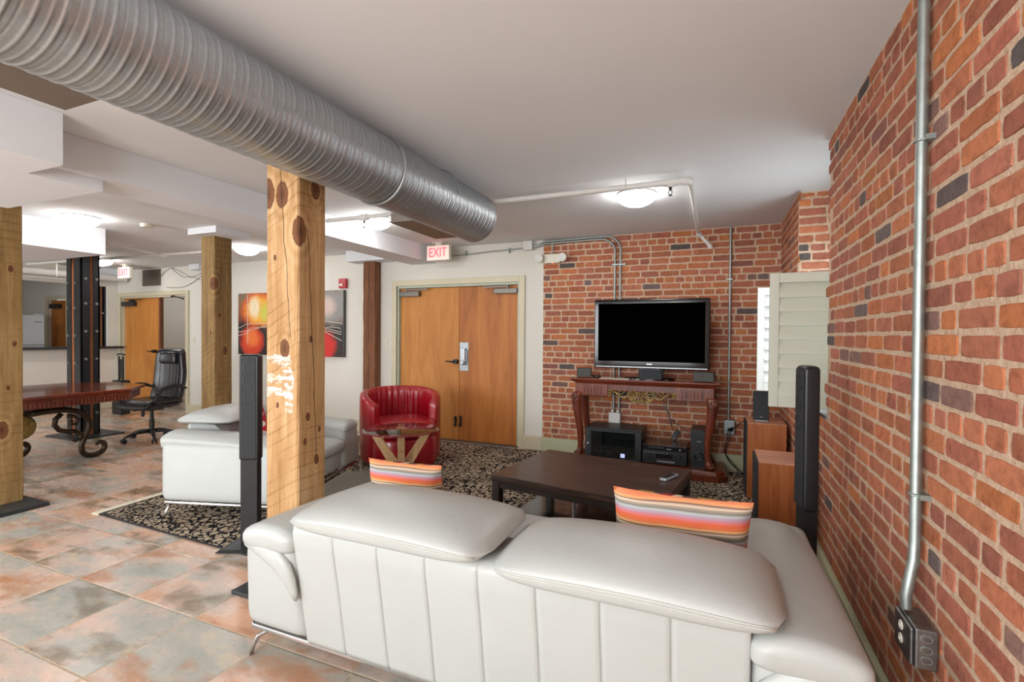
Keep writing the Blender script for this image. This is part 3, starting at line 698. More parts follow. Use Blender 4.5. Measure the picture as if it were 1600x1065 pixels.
def steel_column(x0, x1, y0, y1, label, zb=.02, plate=True):
    cx, cy = (x0+x1)/2, (y0+y1)/2; r = thing('steel_column', label, 'column', (cx, cy, 0)); w_, d = (x1-x0)/2, (y1-y0)/2
    bxo('timber_core', (-w_+.03, w_-.012, -d+.012, d-.03, zb, H-.003), wood('core_timber', '#6B3A1E', '#8C5228', '#A86A38', 2, .7), r)
    for (a, b, c_, e) in ((-w_, -w_+.10, -d, -d+.03), (-w_+.17, w_, -d, -d+.02), (w_-.02, w_, -d, -d+.105), (w_-.02, w_, -d+.14, d), (-w_, w_, d-.02, d)):
        bxo('steel_plate', (a, b, c_, e, zb, H-.003), M['steelblack'], r, bevel=.002)
    if plate: plabel(bxo('base_plate', (-.33, .36, -.27, .30, 0, zb), M['slate'], r, bevel=.003), 'dark steel base plate')
    for z in ((.25, .62, .98, 1.35, 1.72, 2.05) if plate else (.4, 1.0, 1.75)):
        for (px, py, ax_) in ((-w_+.05, -d, 0), (-w_+.22, -d, 0), (w_, -d+.05, 1), (w_, d-.04, 1)):
            b = MB()
            if ax_ == 0: b.cyl((px, py, z), (px, py-.016, z), .017, 8); b.cyl((px, py-.016, z), (px, py-.026, z), .009, 8)
            else: b.cyl((px, py, z+.06), (px+.016, py, z+.06), .017, 8); b.cyl((px+.016, py, z+.06), (px+.026, py, z+.06), .009, 8)
            b.build('bolt', M['galv'], r)
steel_column(-8.08, -7.75, 3.75, 3.965, 'black steel column with bolted plates behind the dining table')
steel_column(-10.66, -10.46, 5.40, 5.615, 'far black bolted steel column beside the kitchen pass-through', .02, False)
# ------------------------------------------------------------------ duct
def build_duct():
    R0, X0, Z0, Y0, Y1 = .188, -1.80, 2.335, -1.9, 3.50
    r = thing('spiral_air_duct', 'large round galvanised spiral air duct hung below the ceiling', 'duct', (X0, (Y0+Y1)/2, Z0)); yc = (Y0+Y1)/2
    mb = MB(); n = 72; pitch = .108; step = pitch/10
    rings = []; ns = int((Y1-Y0)/step)
    def rib(ph):
        ph %= 1.0
        if ph < .12: return .0030*math.sin(ph/.12*PI)
        if .5 < ph < .62: return .0026*math.sin((ph-.5)/.12*PI)
        if .27 < ph < .31: return -.0022*math.sin((ph-.27)/.04*PI)
        if .80 < ph < .86: return .0016
        return 0
    ys = [Y0+i*(.2-Y0)/40 for i in range(40)]+[.2+i*.003 for i in range(int((Y1-.2)/.003)+1)]+[Y1]
    for y in ys:
        ring = []
        for k in range(n):
            a = 2*PI*k/n; rad = R0+rib(y/pitch-a/(2*PI)); ring.append((rad*math.cos(a), y-yc, rad*math.sin(a)))
        rings.append(ring)
    mb.loft(rings, cap=False)
    # rolled end and inner face
    e = [[(q*math.cos(2*PI*k/n), Y1-yc+d, q*math.sin(2*PI*k/n)) for k in range(n)] for q, d in ((R0, 0), (R0+.004, .004), (R0-.004, .006), (R0-.006, -.05), (R0-.05, -.06), (.001, -.062))]
    mb.loft(e, cap=False)
    mb.build('duct_pipe', M['duct'], r, smooth=True, recalc=False)
    c = MB(); c.lathe([(R0+.003, 2.28-yc), (R0+.011, 2.284-yc), (R0+.011, 2.296-yc), (R0+.003, 2.30-yc)], 72, (0, 0, 0), axis='Y', cap=False)
    c.build('seam_collar', M['duct'], r, smooth=True)
    for (a, b) in ((.25, .985), (2.86, 3.47)):
        g = MB(); g.box(-.335, -.12, a-yc, b-yc, -.135, -.08)
        o = g.build('register_box', M['greyceramic'], r, bevel=.003)
        f = MB(); f.box(-.345, -.12, a-yc-.01, b-yc+.01, -.148, -.135); f.build('register_flange', M['greyceramic'], o, bevel=.002)
    for yy in (.8, 2.9):
        s_ = MB(); s_.tube([(0.2*math.cos(q), yy-yc, .2*math.sin(q)) for q in [PI*(i/16) for i in range(17)]], .004, 6); s_.cyl((0, yy-yc, .2), (0, yy-yc, H-Z0-.002), .006)
        s_.build('hanger_strap', M['duct'], r)
build_duct()
# ------------------------------------------------------------------ ceiling lamps etc.
def dome():
    r = thing('ceiling_dome_light', 'lit white glass dome light on the ceiling in front of the brick wall', 'ceiling light', (-.61, 4.04, H), 0, 'dome ceiling lights')
    mb = MB(); mb.lathe([(.001, -.0015), (.15, -.0015), (.155, -.012), (.13, -.022), (.001, -.022)], 40); mb.build('base_ring', M['whitepipe'], r, smooth=True, angle=40)
    mb = MB(); mb.lathe([(.152*math.cos(a), -.02-.085*math.sin(a)) for a in [PI/2*i/12 for i in range(12)]]+[(.001, -.106)], 40, cap=False)
    mb.build('glass_dome', M['dome'], r, smooth=True)
    return r
d0 = dome()
for loc, lb in (((-5.86, 2.84, H), 'lit dome ceiling light above the dining table'), ((-3.15, 3.98, H), 'lit dome ceiling light beside the soffit near the round duct'),
                ((-5.83, 4.68, H), 'lit dome ceiling light just right of the grey-brown far post'), ((-9.0, 4.62, H), 'farthest lit dome ceiling light, near the kitchen pass-through'),
                ((-9.7, 7.0, H), 'added unseen dome light brightening the hall beyond the far open door'), ((-12.4, 3.4, H), 'added unseen dome light brightening the kitchen'), ((-.7, -.6, H), 'added dome fill light behind the camera at the brick wall side'), ((-3.9, -.9, 2.275), 'added dome fill light behind the camera under the wide soffit'), ((-9.2, .3, H), 'added unseen dome fill light at the front of the kitchen wall')):  # lamps on this line are added out of view to brighten hall, kitchen, room
    dup(d0, loc, 0, lb)
mb = MB(); mb.lathe([(.001, H-.001), (.062, H-.001), (.062, H-.022), (.05, H-.036), (.001, H-.036)], 28, (-5.6, 3.30, 0))
tag(mb.build('smoke_detector', M['whiteplastic'], None, smooth=True, angle=40), 'round white smoke detector on the ceiling', 'smoke detector')

def text_mesh(s_, size, depth, parent, mat, loc, name, rot=(PI/2, 0, 0), align='CENTER'):
    cu = bpy.data.curves.new(name, 'FONT'); cu.body = s_; cu.size = size; cu.extrude = depth; cu.align_x = align; cu.align_y = 'CENTER'
    tmp = bpy.data.objects.new(name, cu); C.objects.link(tmp)
    dg = bpy.context.evaluated_depsgraph_get(); me = bpy.data.meshes.new_from_object(tmp.evaluated_get(dg))
    bpy.data.objects.remove(tmp); o = bpy.data.objects.new(name, me); C.objects.link(o); me.materials.append(mat)
    o.parent = parent; o.location = loc; o.rotation_euler = rot; return o
def exit_sign(x, y, z0, z1, w_, label, rz=0):
    r = thing('exit_sign', label, 'exit sign', (x, y, z1+.0), rz, 'exit signs'); h = z1-z0
    bxo('housing', (-w_/2, w_/2, -.028, .028, -h, 0), M['whiteplastic'], r, bevel=.004)
    plabel(bxo('face_panel', (-w_/2+.008, w_/2-.008, -.031, -.027, -h+.008, -.008), M['exitface'], r), 'glowing pale face')
    mb = MB(); mb.box(-.045, .045, -.02, .02, 0, H-z1-.01); mb.box(-.075, .075, -.045, .045, H-z1-.012, H-z1-.001); mb.build('ceiling_mount', M['whiteplastic'], r)
    t = text_mesh('EXIT', .165, .002, r, M['exitred'], (0, -.033, -h/2), 'letters'); t.scale = (w_/.42, 1.0, 1)
    plabel(t, 'red letters reading EXIT')
exit_sign(-3.22, 5.30, 2.325, 2.512, .325, 'lit red EXIT sign by the end of the soffit, above the double door')
exit_sign(-9.24, 5.10, 2.31, 2.50, .32, 'far lit red EXIT sign in front of the wall vent')

def sprinkler_head(mb, p, flip=-1):
    x, y, z = p
    mb.cyl((x, y, z), (x, y, z+flip*.02), .011, 8); mb.tube([(x, y, z+flip*.02), (x+.014, y, z+flip*.035), (x+.003, y, z+flip*.055)], .003, 6)
    mb.tube([(x, y, z+flip*.02), (x-.014, y, z+flip*.035), (x-.003, y, z+flip*.055)], .003, 6); mb.lathe([(.001, z+flip*.055), (.015, z+flip*.056), (.015, z+flip*.059), (.001, z+flip*.060)], 12, (x, y, 0))
def pipes():
    r = thing('sprinkler_pipe', 'white sprinkler pipe running from the duct toward the brick wall with an elbow', 'pipe', (-1.2, 3.6, 2.475)); z = 0
    mb = MB(); mb.tube([(-1.2, 0, 0), (.98, 0, .003)], .0215, 14); mb.build('main_run', M['whitepipe'], r, smooth=True, angle=50)
    mb = MB(); mb.tube([(1.02, .0, .003), (1.02, 1.72, -.03)], .0175, 14); mb.tube([(1.02, 1.72, -.03), (1.13, 1.80, -.15)], .0175, 14); mb.cyl((1.125, 1.796, -.145), (1.135, 1.81, -.165), .022); mb.build('branch_run', M['whitepipe'], r, smooth=True, angle=50)
    mb = MB(); mb.tube([(.97, 0, .003), (1.0, 0, .003), (1.02, .015, .003), (1.02, .05, .003)], .028, 12); mb.cyl((.85, 0, .003), (.935, 0, .003), .028); mb.cyl((.89, 0, .0), (.89, 0, -.03), .018); mb.cyl((1.02, 1.69, -.03), (1.035, 1.735, -.05), .024)
    mb.build('fittings', M['whitepipe'], r, smooth=True, angle=50)
    mb = MB(); sprinkler_head(mb, (.89, 0, -.03)); mb.build('sprinkler_head', M['blackplastic'], r)
    mb = MB(); mb.cyl((.58, 0, .02), (.58, 0, .073), .006); mb.tube([(.58, .026*math.cos(a), .026*math.sin(a)) for a in [2*PI*i/16 for i in range(16)]], .004, 6, closed=True); mb.build('hanger', M['whitepipe'], r)
    # run on the other side of the duct, to the far room
    r = thing('sprinkler_pipe', 'white sprinkler pipe passing behind the near timber post to the duct', 'pipe', (-3.0, 3.64, 2.475))
    mb = MB(); mb.tube([(-.44, -.02, 0), (.62, .0, 0)], .02, 12); mb.cyl((-.05, -.005, 0), (.03, -.005, 0), .03); mb.cyl((-.01, -.005, 0), (-.01, -.005, -.035), .018); mb.build('main_run', M['whitepipe'], r, smooth=True, angle=50)
    mb = MB(); sprinkler_head(mb, (-.01, -.005, -.035)); mb.build('sprinkler_head', M['blackplastic'], r)
    r = thing('sprinkler_pipe', 'white sprinkler pipe crossing the ceiling beyond the far timber post', 'pipe', (-8.0, 4.2, 2.46))
    mb = MB(); mb.tube([(-1.9, -.1, -.01), (2.0, .2, .01)], .02, 12); mb.cyl((.4, .10, 0), (.4, .10, .085), .007); mb.cyl((.95, .12, 0), (1.05, .12, .0), .03); mb.build('main_run', M['whitepipe'], r, smooth=True, angle=50)
    mb = MB(); mb.tube([(1.0, .12, 0), (1.0, -.5, .03)], .014, 10); mb.tube([(1.0, -.5, .03), (1.0, -.55, .03), (1.0, -.56, -.02)], .02, 10); mb.build('branch_run', M['whitepipe'], r, smooth=True, angle=50)
    r = thing('sprinkler_pipe', 'thin white ceiling pipe above the kitchen pass-through with a hanging head', 'pipe', (-9.6, 4.3, 2.47))
    mb = MB(); mb.tube([(-.35, 0, .03), (.55, .1, .03)], .015, 10); mb.cyl((.0, .03, .03), (0, .03, -.14), .01); mb.build('main_run', M['whitepipe'], r)
    mb = MB(); sprinkler_head(mb, (0, .03, -.14)); mb.build('sprinkler_head', M['whitepipe'], r)
    r = thing('large_white_pipe', 'thick white insulated pipe running above the kitchen pass-through', 'pipe', (-10.05, 2.8, 2.36))
    mb = MB(); mb.tube([(0, -2.0, -.02), (0, 2.75, .02)], .058, 20); mb.build('insulated_run', M['whitepipe'], r, smooth=True, angle=50)
    for yy in (.6, 2.1): 
        mb = MB(); mb.cyl((0, yy-.04, .008), (0, yy+.04, .008), .066, 20); mb.build('coupling', M['whitepipe'], r, smooth=True, angle=50)
    mb = MB(); mb.tube([(-.12, -2.0, -.09), (-.12, 2.4, -.06)], .02, 10); mb.build('small_run', M['whitepipe'], r)
pipes()

def conduits():
    y = WY-.03
    r = thing('electrical_conduit', 'pair of metal conduits bending from the junction box down behind the television', 'conduit', (-1.05, y, 0))
    for dz, xd, nm in ((0, .0, 'conduit'), (.028, .06, 'conduit')):
        pts = [(-1.02, 0, 2.470+dz*.4), (-.95, 0, 2.475+dz*.5), (-.88, 0, 2.50+dz), (-.35+xd*.5, 0, 2.508+dz)]
        R_ = .16
        cxx, czz = -.185+xd, 2.508+dz-R_
        pts += [(cxx+R_*math.sin(a), 0, czz+R_*math.cos(a)) for a in [PI/2*i/10 for i in range(11)]]
        pts += [(cxx+R_, 0, .50)]
        mb = MB(); mb.tube(pts, .0125, 10); mb.build(nm, M['galv'], r, smooth=True, angle=50)
    mb = MB(); mb.box(-.06, .10, -.02, .029, 2.2, 2.215); mb.build('pipe_strap', M['galv'], r)
    mb = MB(); mb.box(-1.135, -1.02, -.04, .028, 2.435, 2.555-.008); mb.build('junction_box', M['whitepipe'], r, bevel=.004)
    mb = MB(); mb.box(-.07, .06, -.06, .028, .36, .53); mb.cyl((-.03, -.03, .53), (-.03, -.03, .56), .018); mb.cyl((.03, -.03, .53), (.03, -.03, .56), .018); mb.build('outlet_box', M['whitepipe'], r, bevel=.006)
    r = thing('electrical_conduit', 'thin conduit along the top of the plaster wall from exit sign to junction box', 'conduit', (-2.65, y, 2.45))
    mb = MB(); mb.tube([(-.63, 0, -.03), (0, 0, .0), (.47, 0, .015)], .008, 8); mb.build('conduit', M['galv'], r)
    for xx in (-.35, .25):
        mb = MB(); mb.box(xx, xx+.012, -.012, .029, -.03, .03); mb.build('pipe_strap', M['galv'], r)
    r = thing('electrical_conduit', 'straight metal conduit right of the television from ceiling to outlet', 'conduit', (.127, y, 0))
    mb = MB(); mb.tube([(0, 0, .53), (0, 0, H-.005)], .0125, 10); mb.build('conduit', M['galv'], r, smooth=True, angle=50)
    mb = MB(); mb.box(-.03, .02, -.015, .029, 1.99, 2.005); mb.build('pipe_strap', M['galv'], r)
    mb = MB(); mb.box(-.045, .06, -.045, .028, .38, .53); mb.build('outlet_box', M['steelbox'], r, bevel=.005)
    # near one on the right brick wall
    X = WX-.026
    r = thing('electrical_conduit', 'thick galvanised conduit on the near brick wall above the metal outlet', 'conduit', (X, 1.86, .6))
    mb = MB(); mb.tube([(-.03, -.035, -.02), (-.03, -.035, .02), (-.022, -.03, .06), (-.006, -.012, .12), (0, 0, .18), (0, 0, 1.0), (0, .0, H-.6-.005)], .0155, 14); mb.build('conduit', M['galv'], r, smooth=True, angle=50)
    for zz in (1.40, .32):
        mb = MB(); mb.tube([(.0+.017*math.cos(a), .017*math.sin(a), zz) for a in [2*PI*i/16 for i in range(16)]], .004, 6, closed=True); mb.box(.0, .025, -.04, .0, zz-.008, zz+.008); mb.build('pipe_strap', M['galv'], r)
    r = thing('metal_outlet_box', 'galvanised outlet box with two round sockets low on the near brick wall', 'outlet', (WX-.008, 1.80, .465)); r.scale = (.95, .74, .72)
    mb = MB(); mb.box(-.058, 0, -.10, .085, -.015, .145); mb.build('box_body', M['steelbox'], r, bevel=.006)
    p = MB(); p.box(-.07, -.058, -.095, .08, -.01, .14); p = p.build('cover_plate', M['steelbox'], r, bevel=.006)
    for zz in (.045, .10):
        s_ = MB(); s_.lathe([(.001, -.073), (.0185, -.073), (.02, -.069)], 20, (0, -.0, zz), axis='X'); s_.box(-.0755, -.073, -.006, -.004, zz-.006, zz+.006); s_.box(-.0755, -.073, .004, .006, zz-.006, zz+.006)
        plabel(s_.build('socket', M['whiteplastic'], p), 'round cream socket')
    for zz in (.025, .065, .11):
        s_ = MB(); s_.lathe([(.012, -.1025), (.0155, -.1025), (.0155, -.0985)], 20, (-.03, 0, zz), axis='Y', cap=False); s_.build('knockout', M['galv'], r)
conduits()

def wall_fixtures():
    r = thing('emergency_light', 'white emergency light with two round lamp heads at the top of the brick wall', 'emergency light', (-1.82, WY-.05, 2.26))
    bxo('battery_box', (-.10, .10, -.02, .04, .0, .11), M['whiteplastic'], r, bevel=.01)
    for s_ in (-1, 1):
        o = MB(); o.lathe([(.001, -.075), (.05, -.075), (.052, -.05), (.03, -.01), (.012, 0)], 20, (s_*.145, 0, .055), axis='Y'); o.cyl((s_*.10, 0, .055), (s_*.14, 0, .055), .015)
        o = o.build('lamp_head', M['whiteplastic'], r, smooth=True, angle=40)
        g = MB()
        for i in range(-1, 2):
            for j in range(-1, 2): g.lathe([(.001, -.079), (.011, -.079), (.012, -.0755)], 10, (s_*.145+i*.026, 0, .055+j*.026), axis='Y')
        g.build('led_cluster', M['fridge'], o)
    mb = MB(); mb.cyl((0, .01, .11), (0, .01, .235), .008); mb.build('feed_conduit', M['galv'], r)
    mb = MB(); mb.lathe([(.001, -.006), (.008, 0), (.001, .004)], 10, (.01, -.005, .0)); plabel(mb.build('indicator_lamp', M['redled'], r), 'small red indicator')
    r = thing('fire_alarm_strobe', 'red fire alarm strobe above the painting', 'fire alarm', (-5.005, WY-.002, 2.06))
    bxo('housing', (-.065, .065, -.05, 0, 0, .14), M['red'], r, bevel=.008); bxo('strobe_lens', (-.04, .03, -.07, -.048, .03, .065), M['whiteplastic'], r, bevel=.008)
    for x, z, lb in ((-4.272, 1.21, 'white light switch beside the double door frame'), (-8.283, 1.21, 'white light switch on the wall right of the far open door')):
        r = thing('light_switch', lb, 'light switch', (x, WY-.001, z)); bxo('cover_plate', (-.045, .045, -.008, 0, 0, .125), M['whiteplastic'], r, bevel=.003)
        bxo('rocker', (-.03, -.008, -.014, -.008, .035, .09), M['whiteplastic'], r); bxo('rocker', (.008, .03, -.014, -.008, .035, .09), M['whiteplastic'], r)
    # vent
    r = thing('wall_vent', 'square grey return air grille above the far open door', 'vent', (-9.40, WY-.001, 2.24))
    bxo('backing', (-.25, .25, -.015, 0, 0, .29), M['greyceramic'], r)
    mb = MB()
    for i in range(12): mb.box(-.22, .22, -.03, -.015, .02+i*.022, .030+i*.022)
    mb.build('slats', M['greyceramic'], r)
    for k, (pts, lb) in enumerate((([(-9.15, 2.40), (-9.07, 2.45), (-8.95, 2.51), (-8.827, 2.535), (-8.5, 2.42), (-8.32, 2.352), (-8.03, 2.43)], 'thin loose grey cable looping along the top of the plaster wall by the vent'),
                 ([(-9.0, 2.20), (-8.725, 2.185), (-8.49, 2.20), (-8.25, 2.28), (-8.03, 2.395)], 'lower thin loose cable sagging between vent and far timber post'),
                 ([(-8.85, 2.53), (-8.55, 2.37), (-8.3, 2.36), (-8.1, 2.30), (-7.95, 2.33)], 'second thin cable crossing below the first near the far post'))):
        mb = MB(); n = len(pts); P = []
        for i in range(n-1):
            p0, p1, p2, p3 = [Vector((pts[max(0, min(n-1, j))][0], WY-.006, pts[max(0, min(n-1, j))][1])) for j in (i-1, i, i+1, i+2)]
            for q in range(6):
                t = q/6; P.append(.5*((2*p1)+(p2-p0)*t+(2*p0-5*p1+4*p2-p3)*t*t+(3*p1-p0-3*p2+p3)*t**3))
        P.append(Vector((pts[-1][0], WY-.006, pts[-1][1])))
        mb.tube(P, .004, 6); tag(mb.build('loose_cable', M['closer'], None), lb, 'cable')
wall_fixtures()

def painting():
    r = thing('abstract_painting', 'large abstract canvas in orange, yellow, grey and black on the plaster wall', 'painting', (-6.055, WY-.002, 1.06))
    bxo('canvas', (-1.08, 1.07, -.045, 0, 0, .975), M['art'], r)
    plabel(bxo('canvas_edge', (1.07, 1.082, -.045, 0, 0, .975), simple('dark_canvas_edge', '#4C4C4E', .6), r), 'dark grey wrapped edge')
    curves = [[(-1.07, .42), (-.9, .48), (-.6, .50), (-.3, .47), (0, .5), (.4, .52), (.7, .53), (1.05, .49)], [(-1.07, .36), (-.8, .38), (-.5, .45), (-.2, .42), (.3, .44), (.6, .42), (.8, .41), (1.04, .36), (1.02, .42), (.85, .44), (.6, .41)],
              [(-.87, .95), (-.87, .6), (-.86, .3), (-.87, .18)], [(-1.07, .30), (-.9, .33), (-.8, .42), (-.4, .44)], [(.55, .42), (.75, .36), (.95, .28), (1.04, .24)], [(.5, .40), (.8, .38), (1.04, .33)],
              [(-.84, .8), (-.75, .85), (-.68, .78), (-.74, .68), (-.84, .66)], [(-.35, .42), (-.26, .3), (-.30, .2), (-.36, .3), (-.28, .45), (-.2, .55), (-.3, .56), (-.33, .46)]]
    mb = MB()
    for c_ in curves: mb.tube([(x, -.046, z) for x, z in c_], .0045, 5, sq=1)
    plabel(mb.build('paint_strokes', M['artline'], r), 'looping thin white strokes')
painting()
# ------------------------------------------------------------------ window shutters
def shutter(y, lb, mat):
    W_, Hh = .50, .83; r = thing('window_shutter', lb, 'shutter', (.305+W_/2, y, .965), 0, 'louvered shutters of the recess window')
    mb = MB(); sw = .052
    mb.box(-W_/2, -W_/2+sw, -.015, .015, 0, Hh); mb.build('stile', mat, r, bevel=.003); mb = MB(); mb.box(W_/2-sw, W_/2, -.015, .015, 0, Hh); mb.build('stile', mat, r, bevel=.003)
    mb = MB(); mb.box(-W_/2+sw, W_/2-sw, -.013, .013, 0, .075); mb.build('rail', mat, r, bevel=.003); mb = MB(); mb.box(-W_/2+sw, W_/2-sw, -.013, .013, Hh-.06, Hh); mb.build('rail', mat, r, bevel=.003)
    mb = MB(); n = 8; h = (Hh-.135)/n
    for i in range(n):
        zc = .075+h*(i+.5); a = math.radians(66); L_ = h*.60
        c_, s_ = math.cos(a), math.sin(a)
        ring = []
        for k in range(10):
            q = 2*PI*k/10; u, v = L_*math.cos(q), .006*math.sin(q); ring.append((u*c_-v*s_, u*s_+v*c_))
        mb.loft([[(-W_/2+sw, p[0], zc+p[1]) for p in ring], [(W_/2-sw, p[0], zc+p[1]) for p in ring]])
    mb.build('louvres', mat, r, smooth=True, angle=50)
    mb = MB(); mb.box(-W_/2+.0, -W_/2+.0, 0, 0, 0, 0) if False else None
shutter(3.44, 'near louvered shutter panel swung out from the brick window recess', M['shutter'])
shutter(4.42, 'far brighter louvered shutter panel beyond the near one', M['shutter_lit'])
# ------------------------------------------------------------------ rug
mb = MB(); NX = 40
rugq = [(-4.34, 2.215), (-1.0, 2.13), (.50, 2.13), (.50, 5.46), (-4.5, 5.52)]
mb.prism(rugq, .0005, .008)
o = mb.build('area_rug', M['rug'], thing('area_rug', 'large black and tan patterned rug under the seating group', 'rug', (0, 0, 0)))
o.name = 'pile'
rug = o.parent
mb = MB()
for a, b in zip(rugq, rugq[1:]+rugq[:1]):
    mb.tube([(a[0], a[1], .007), (b[0], b[1], .007)], .0065, 6)
plabel(mb.build('binding', simple('black_rug_binding', '#202024', .9), rug), 'black bound edge')
mb = MB()
for i in range(150):
    y = 2.22+3.29*i/149+rnd.uniform(-.004, .004); x = -4.34-.16*(y-2.215)/3.3
    mb.box(x-.085-rnd.uniform(0, .012), x-.004, y-.0102, y+.0102, .001, .007)
plabel(mb.build('fringe', M['fringe'], rug), 'cream fringe along the left edge')

# ------------------------------------------------------------------ sofas
def sofa(label, cat, loc, rz, W_, D, aw, nh, name, group=None):
    """local frame: back at y=0 facing -y, seat toward +y, x from 0 to W"""
    r = thing(name, label, cat, loc, rz); lm = M['leather']
    # base
    rounded_block(.05, W_-.05, .03, D-.03, .135, .34, .03, 8).build('seat_base', lm, r, smooth=True)
    # back panel with vertical seams
    x0, x1 = aw+.0, W_-aw+.0; n = max(2, round((x1-x0)/.2)); mb = MB(); rings = []
    NXP = 12; steps = n*NXP
    for i in range(steps+1):
        x = x0+(x1-x0)*i/steps; fr = (i % NXP)/NXP; cellx = x0+(x1-x0)*(i//NXP)/n; wd = (x1-x0)/n; uu = (0, .012, .03, .1, .2, .35, .5, .65, .8, .9, .97, .988)[i % NXP]; x = cellx+wd*uu
        dpt = {0: .009, 1: .003, 11: .003}.get(i % NXP, 0)
        ring = [(x, .004+dpt, .138), (x, -.004+dpt, .16), (x, -.045+dpt, .42), (x, -.070+dpt, .56), (x, -.078+dpt, .62), (x, -.070, .645), (x, -.04, .655), (x, .16, .65), (x, .22, .60), (x, .24, .45), (x, .24, .138)]
        rings.append(ring)
    mb.loft(rings); mb.build('back_panel', lm, r, smooth=True)
    # arms: outer face tapers inward, padded top
    for s_ in (0, 1):
        def warp(x, y, z, s_=s_):
            t = max(0, min(1, (z-.14)/.42)); xx = x+.085*t*(1-x/aw if x < aw else 0)
            yy = y-.075*t*max(0, 1-y/.5)
            if s_: xx = W_-xx
            return (xx, yy, z)
        rounded_block(0, aw, 0, D, .138, .565, .045, 9, 48, 10, 'Y', warp).build('arm', lm, r, smooth=True)
        def wp(x, y, z, s_=s_):
            xx = x+.075; t = y/D
            zz = z+.03*math.sin(min(1, (x+.01)/aw)*PI)*(1 if z > .55 else .2)-.05*t*t
            yy = y-.075
            if s_: xx = W_-xx
            return (xx, yy, zz)
        rounded_block(.01, aw-.07, -.02, D+.09, .515, .60, .04, 3.2, 40, 14, 'Y', wp).build('arm_pad', lm, r, smooth=True)
        # tongue of the pad folding down over the back corner
        k_ = aw/.36; pts = [(.10, -.062, .545), (.20, -.068, .525), (.27*k_, -.070, .50), (.31*k_, -.068, .465), (.333*k_, -.062, .42), (.344*k_, -.053, .37), (.350*k_, -.048, .335)]
        if s_: pts = [(W_-p[0], p[1], p[2]) for p in pts]
        mb = MB(); mb.tube(pts, [.03, .040, .044, .040, .03, .02, .008], 14, sq=.55, up=(0, 1, 0)); mb.build('arm_fold', lm, r, smooth=True)
    # seat cushions
    ns = 2 if W_ > 1.8 else 1; cw = (x1-x0)/ns
    for k in range(ns):
        rounded_block(x0+cw*k+.004, x0+cw*(k+1)-.004, .22, D+.02, .30, .44, .05, 4, 40, 10, 'X').build('seat_cushion', lm, r, smooth=True)
        rounded_block(x0+cw*k+.004, x0+cw*(k+1)-.004,   .20, .34, .42, .58, .05, 4, 40, 10, 'X').build('back_cushion', lm, r, smooth=True)
    # headrests: thick tilting pads resting across the top of the back
    span = (x1-x0)+.09; hw = span/nh
    for k in range(nh):
        a = x0+hw*k+.003; b = a+hw-.006
        mb = MB(); rings = []; st = 22
        prof = [(-.128, .675), (-.133, .70), (-.122, .724), (-.08, .748), (-.02, .762), (.06, .77), (.14, .77), (.22, .76), (.30, .738), (.345, .712), (.345, .685), (.30, .665), (.2, .655), (.05, .65), (-.06, .65), (-.105, .655), (-.12, .662)]
        cy, cz = .12, .70
        for i in range(st+1):
            t = i/st; q = abs(2*t-1); sc = (1-q**3.4)**.62 if q < 1 else 0.02; sc = max(sc, .03); kk = max(.05, (1-q**12)**(1/3)) if q < 1 else .05
            x = a+(b-a)*t
            bul = .012*math.sin(t*PI)
            ky = .60+.40*kk
            rings.append([(x, cy+(py-cy)*ky, cz-.014-.022*k+(pz-cz)*sc+bul) for py, pz in prof])
        # smoother profile by interpolation
        rr = []
        for ring in rings:
            o = []; m_ = len(ring)
            for j in range(m_):
                p0, p1, p2, p3 = [Vector(ring[(j+d) % m_]) for d in (-1, 0, 1, 2)]
                o.append(p1); o.append((-p0+9*p1+9*p2-p3)/16)
            rr.append(o)
        mb.loft(rr); hobj = mb.build('headrest', lm, r, smooth=True)
        mb = MB(); 
        for dz in (0, .010):
            P_ = []
            for i in range(31):
                t = .04+.92*i/30; q = abs(2*t-1); sc = (1-q**3.4)**.62; ky = .60+.40*(1-q**12)**(1/3)
                P_.append((a+(b-a)*t, cy+(-.1335-cy)*ky-.0005, cz-.014-.022*k+(.694+dz-cz)*sc+.012*math.sin(t*PI)))
            mb.tube(P_, .0020, 6)
        mb.build('seam', M['seam'], hobj, smooth=True)
    # chrome rail and legs
    mb = MB(); mb.box(.03, W_-.03, .012, .032, .118, .138); mb.box(.03, W_-.03, D-.04, D-.02, .118, .138); mb.box(.02, .04, .02, D-.03, .118, .138); mb.box(W_-.04, W_-.02, .02, D-.03, .118, .138)
    mb.build('chrome_rail', M['chrome'], r, bevel=.004)
    for sx, X in ((-1, .05), (1, W_-.05)):
        for sy, Y in ((-1, .03), (1, D-.04)):
            mb = MB(); mb.tube([(X-sx*.16, Y, .128), (X-sx*.07, Y+sy*.0, .122), (X-sx*.015, Y+sy*.008, .09), (X+sx*.005, Y+sy*.016, .05), (X+sx*.02, Y+sy*.02, .002)], [.010, .013, .014, .011, .009], 10, sq=.8)
            mb.build('leg', M['chrome'], r, smooth=True)
    return r
sofa('long white leather sofa with two headrest pads, seen from behind in the foreground', 'sofa', (-1.885, 1.50, 0), 0, 2.34, 1.0, .36, 2, 'leather_sofa')
a16 = math.radians(16)
sofa('white leather armchair with one headrest pad on the rug behind the black tower speaker', 'armchair', (-3.80-1.38*math.sin(a16), 2.32+1.38*math.cos(a16), .008), a16-PI/2, 1.38, .95, .36, 1, 'leather_armchair')

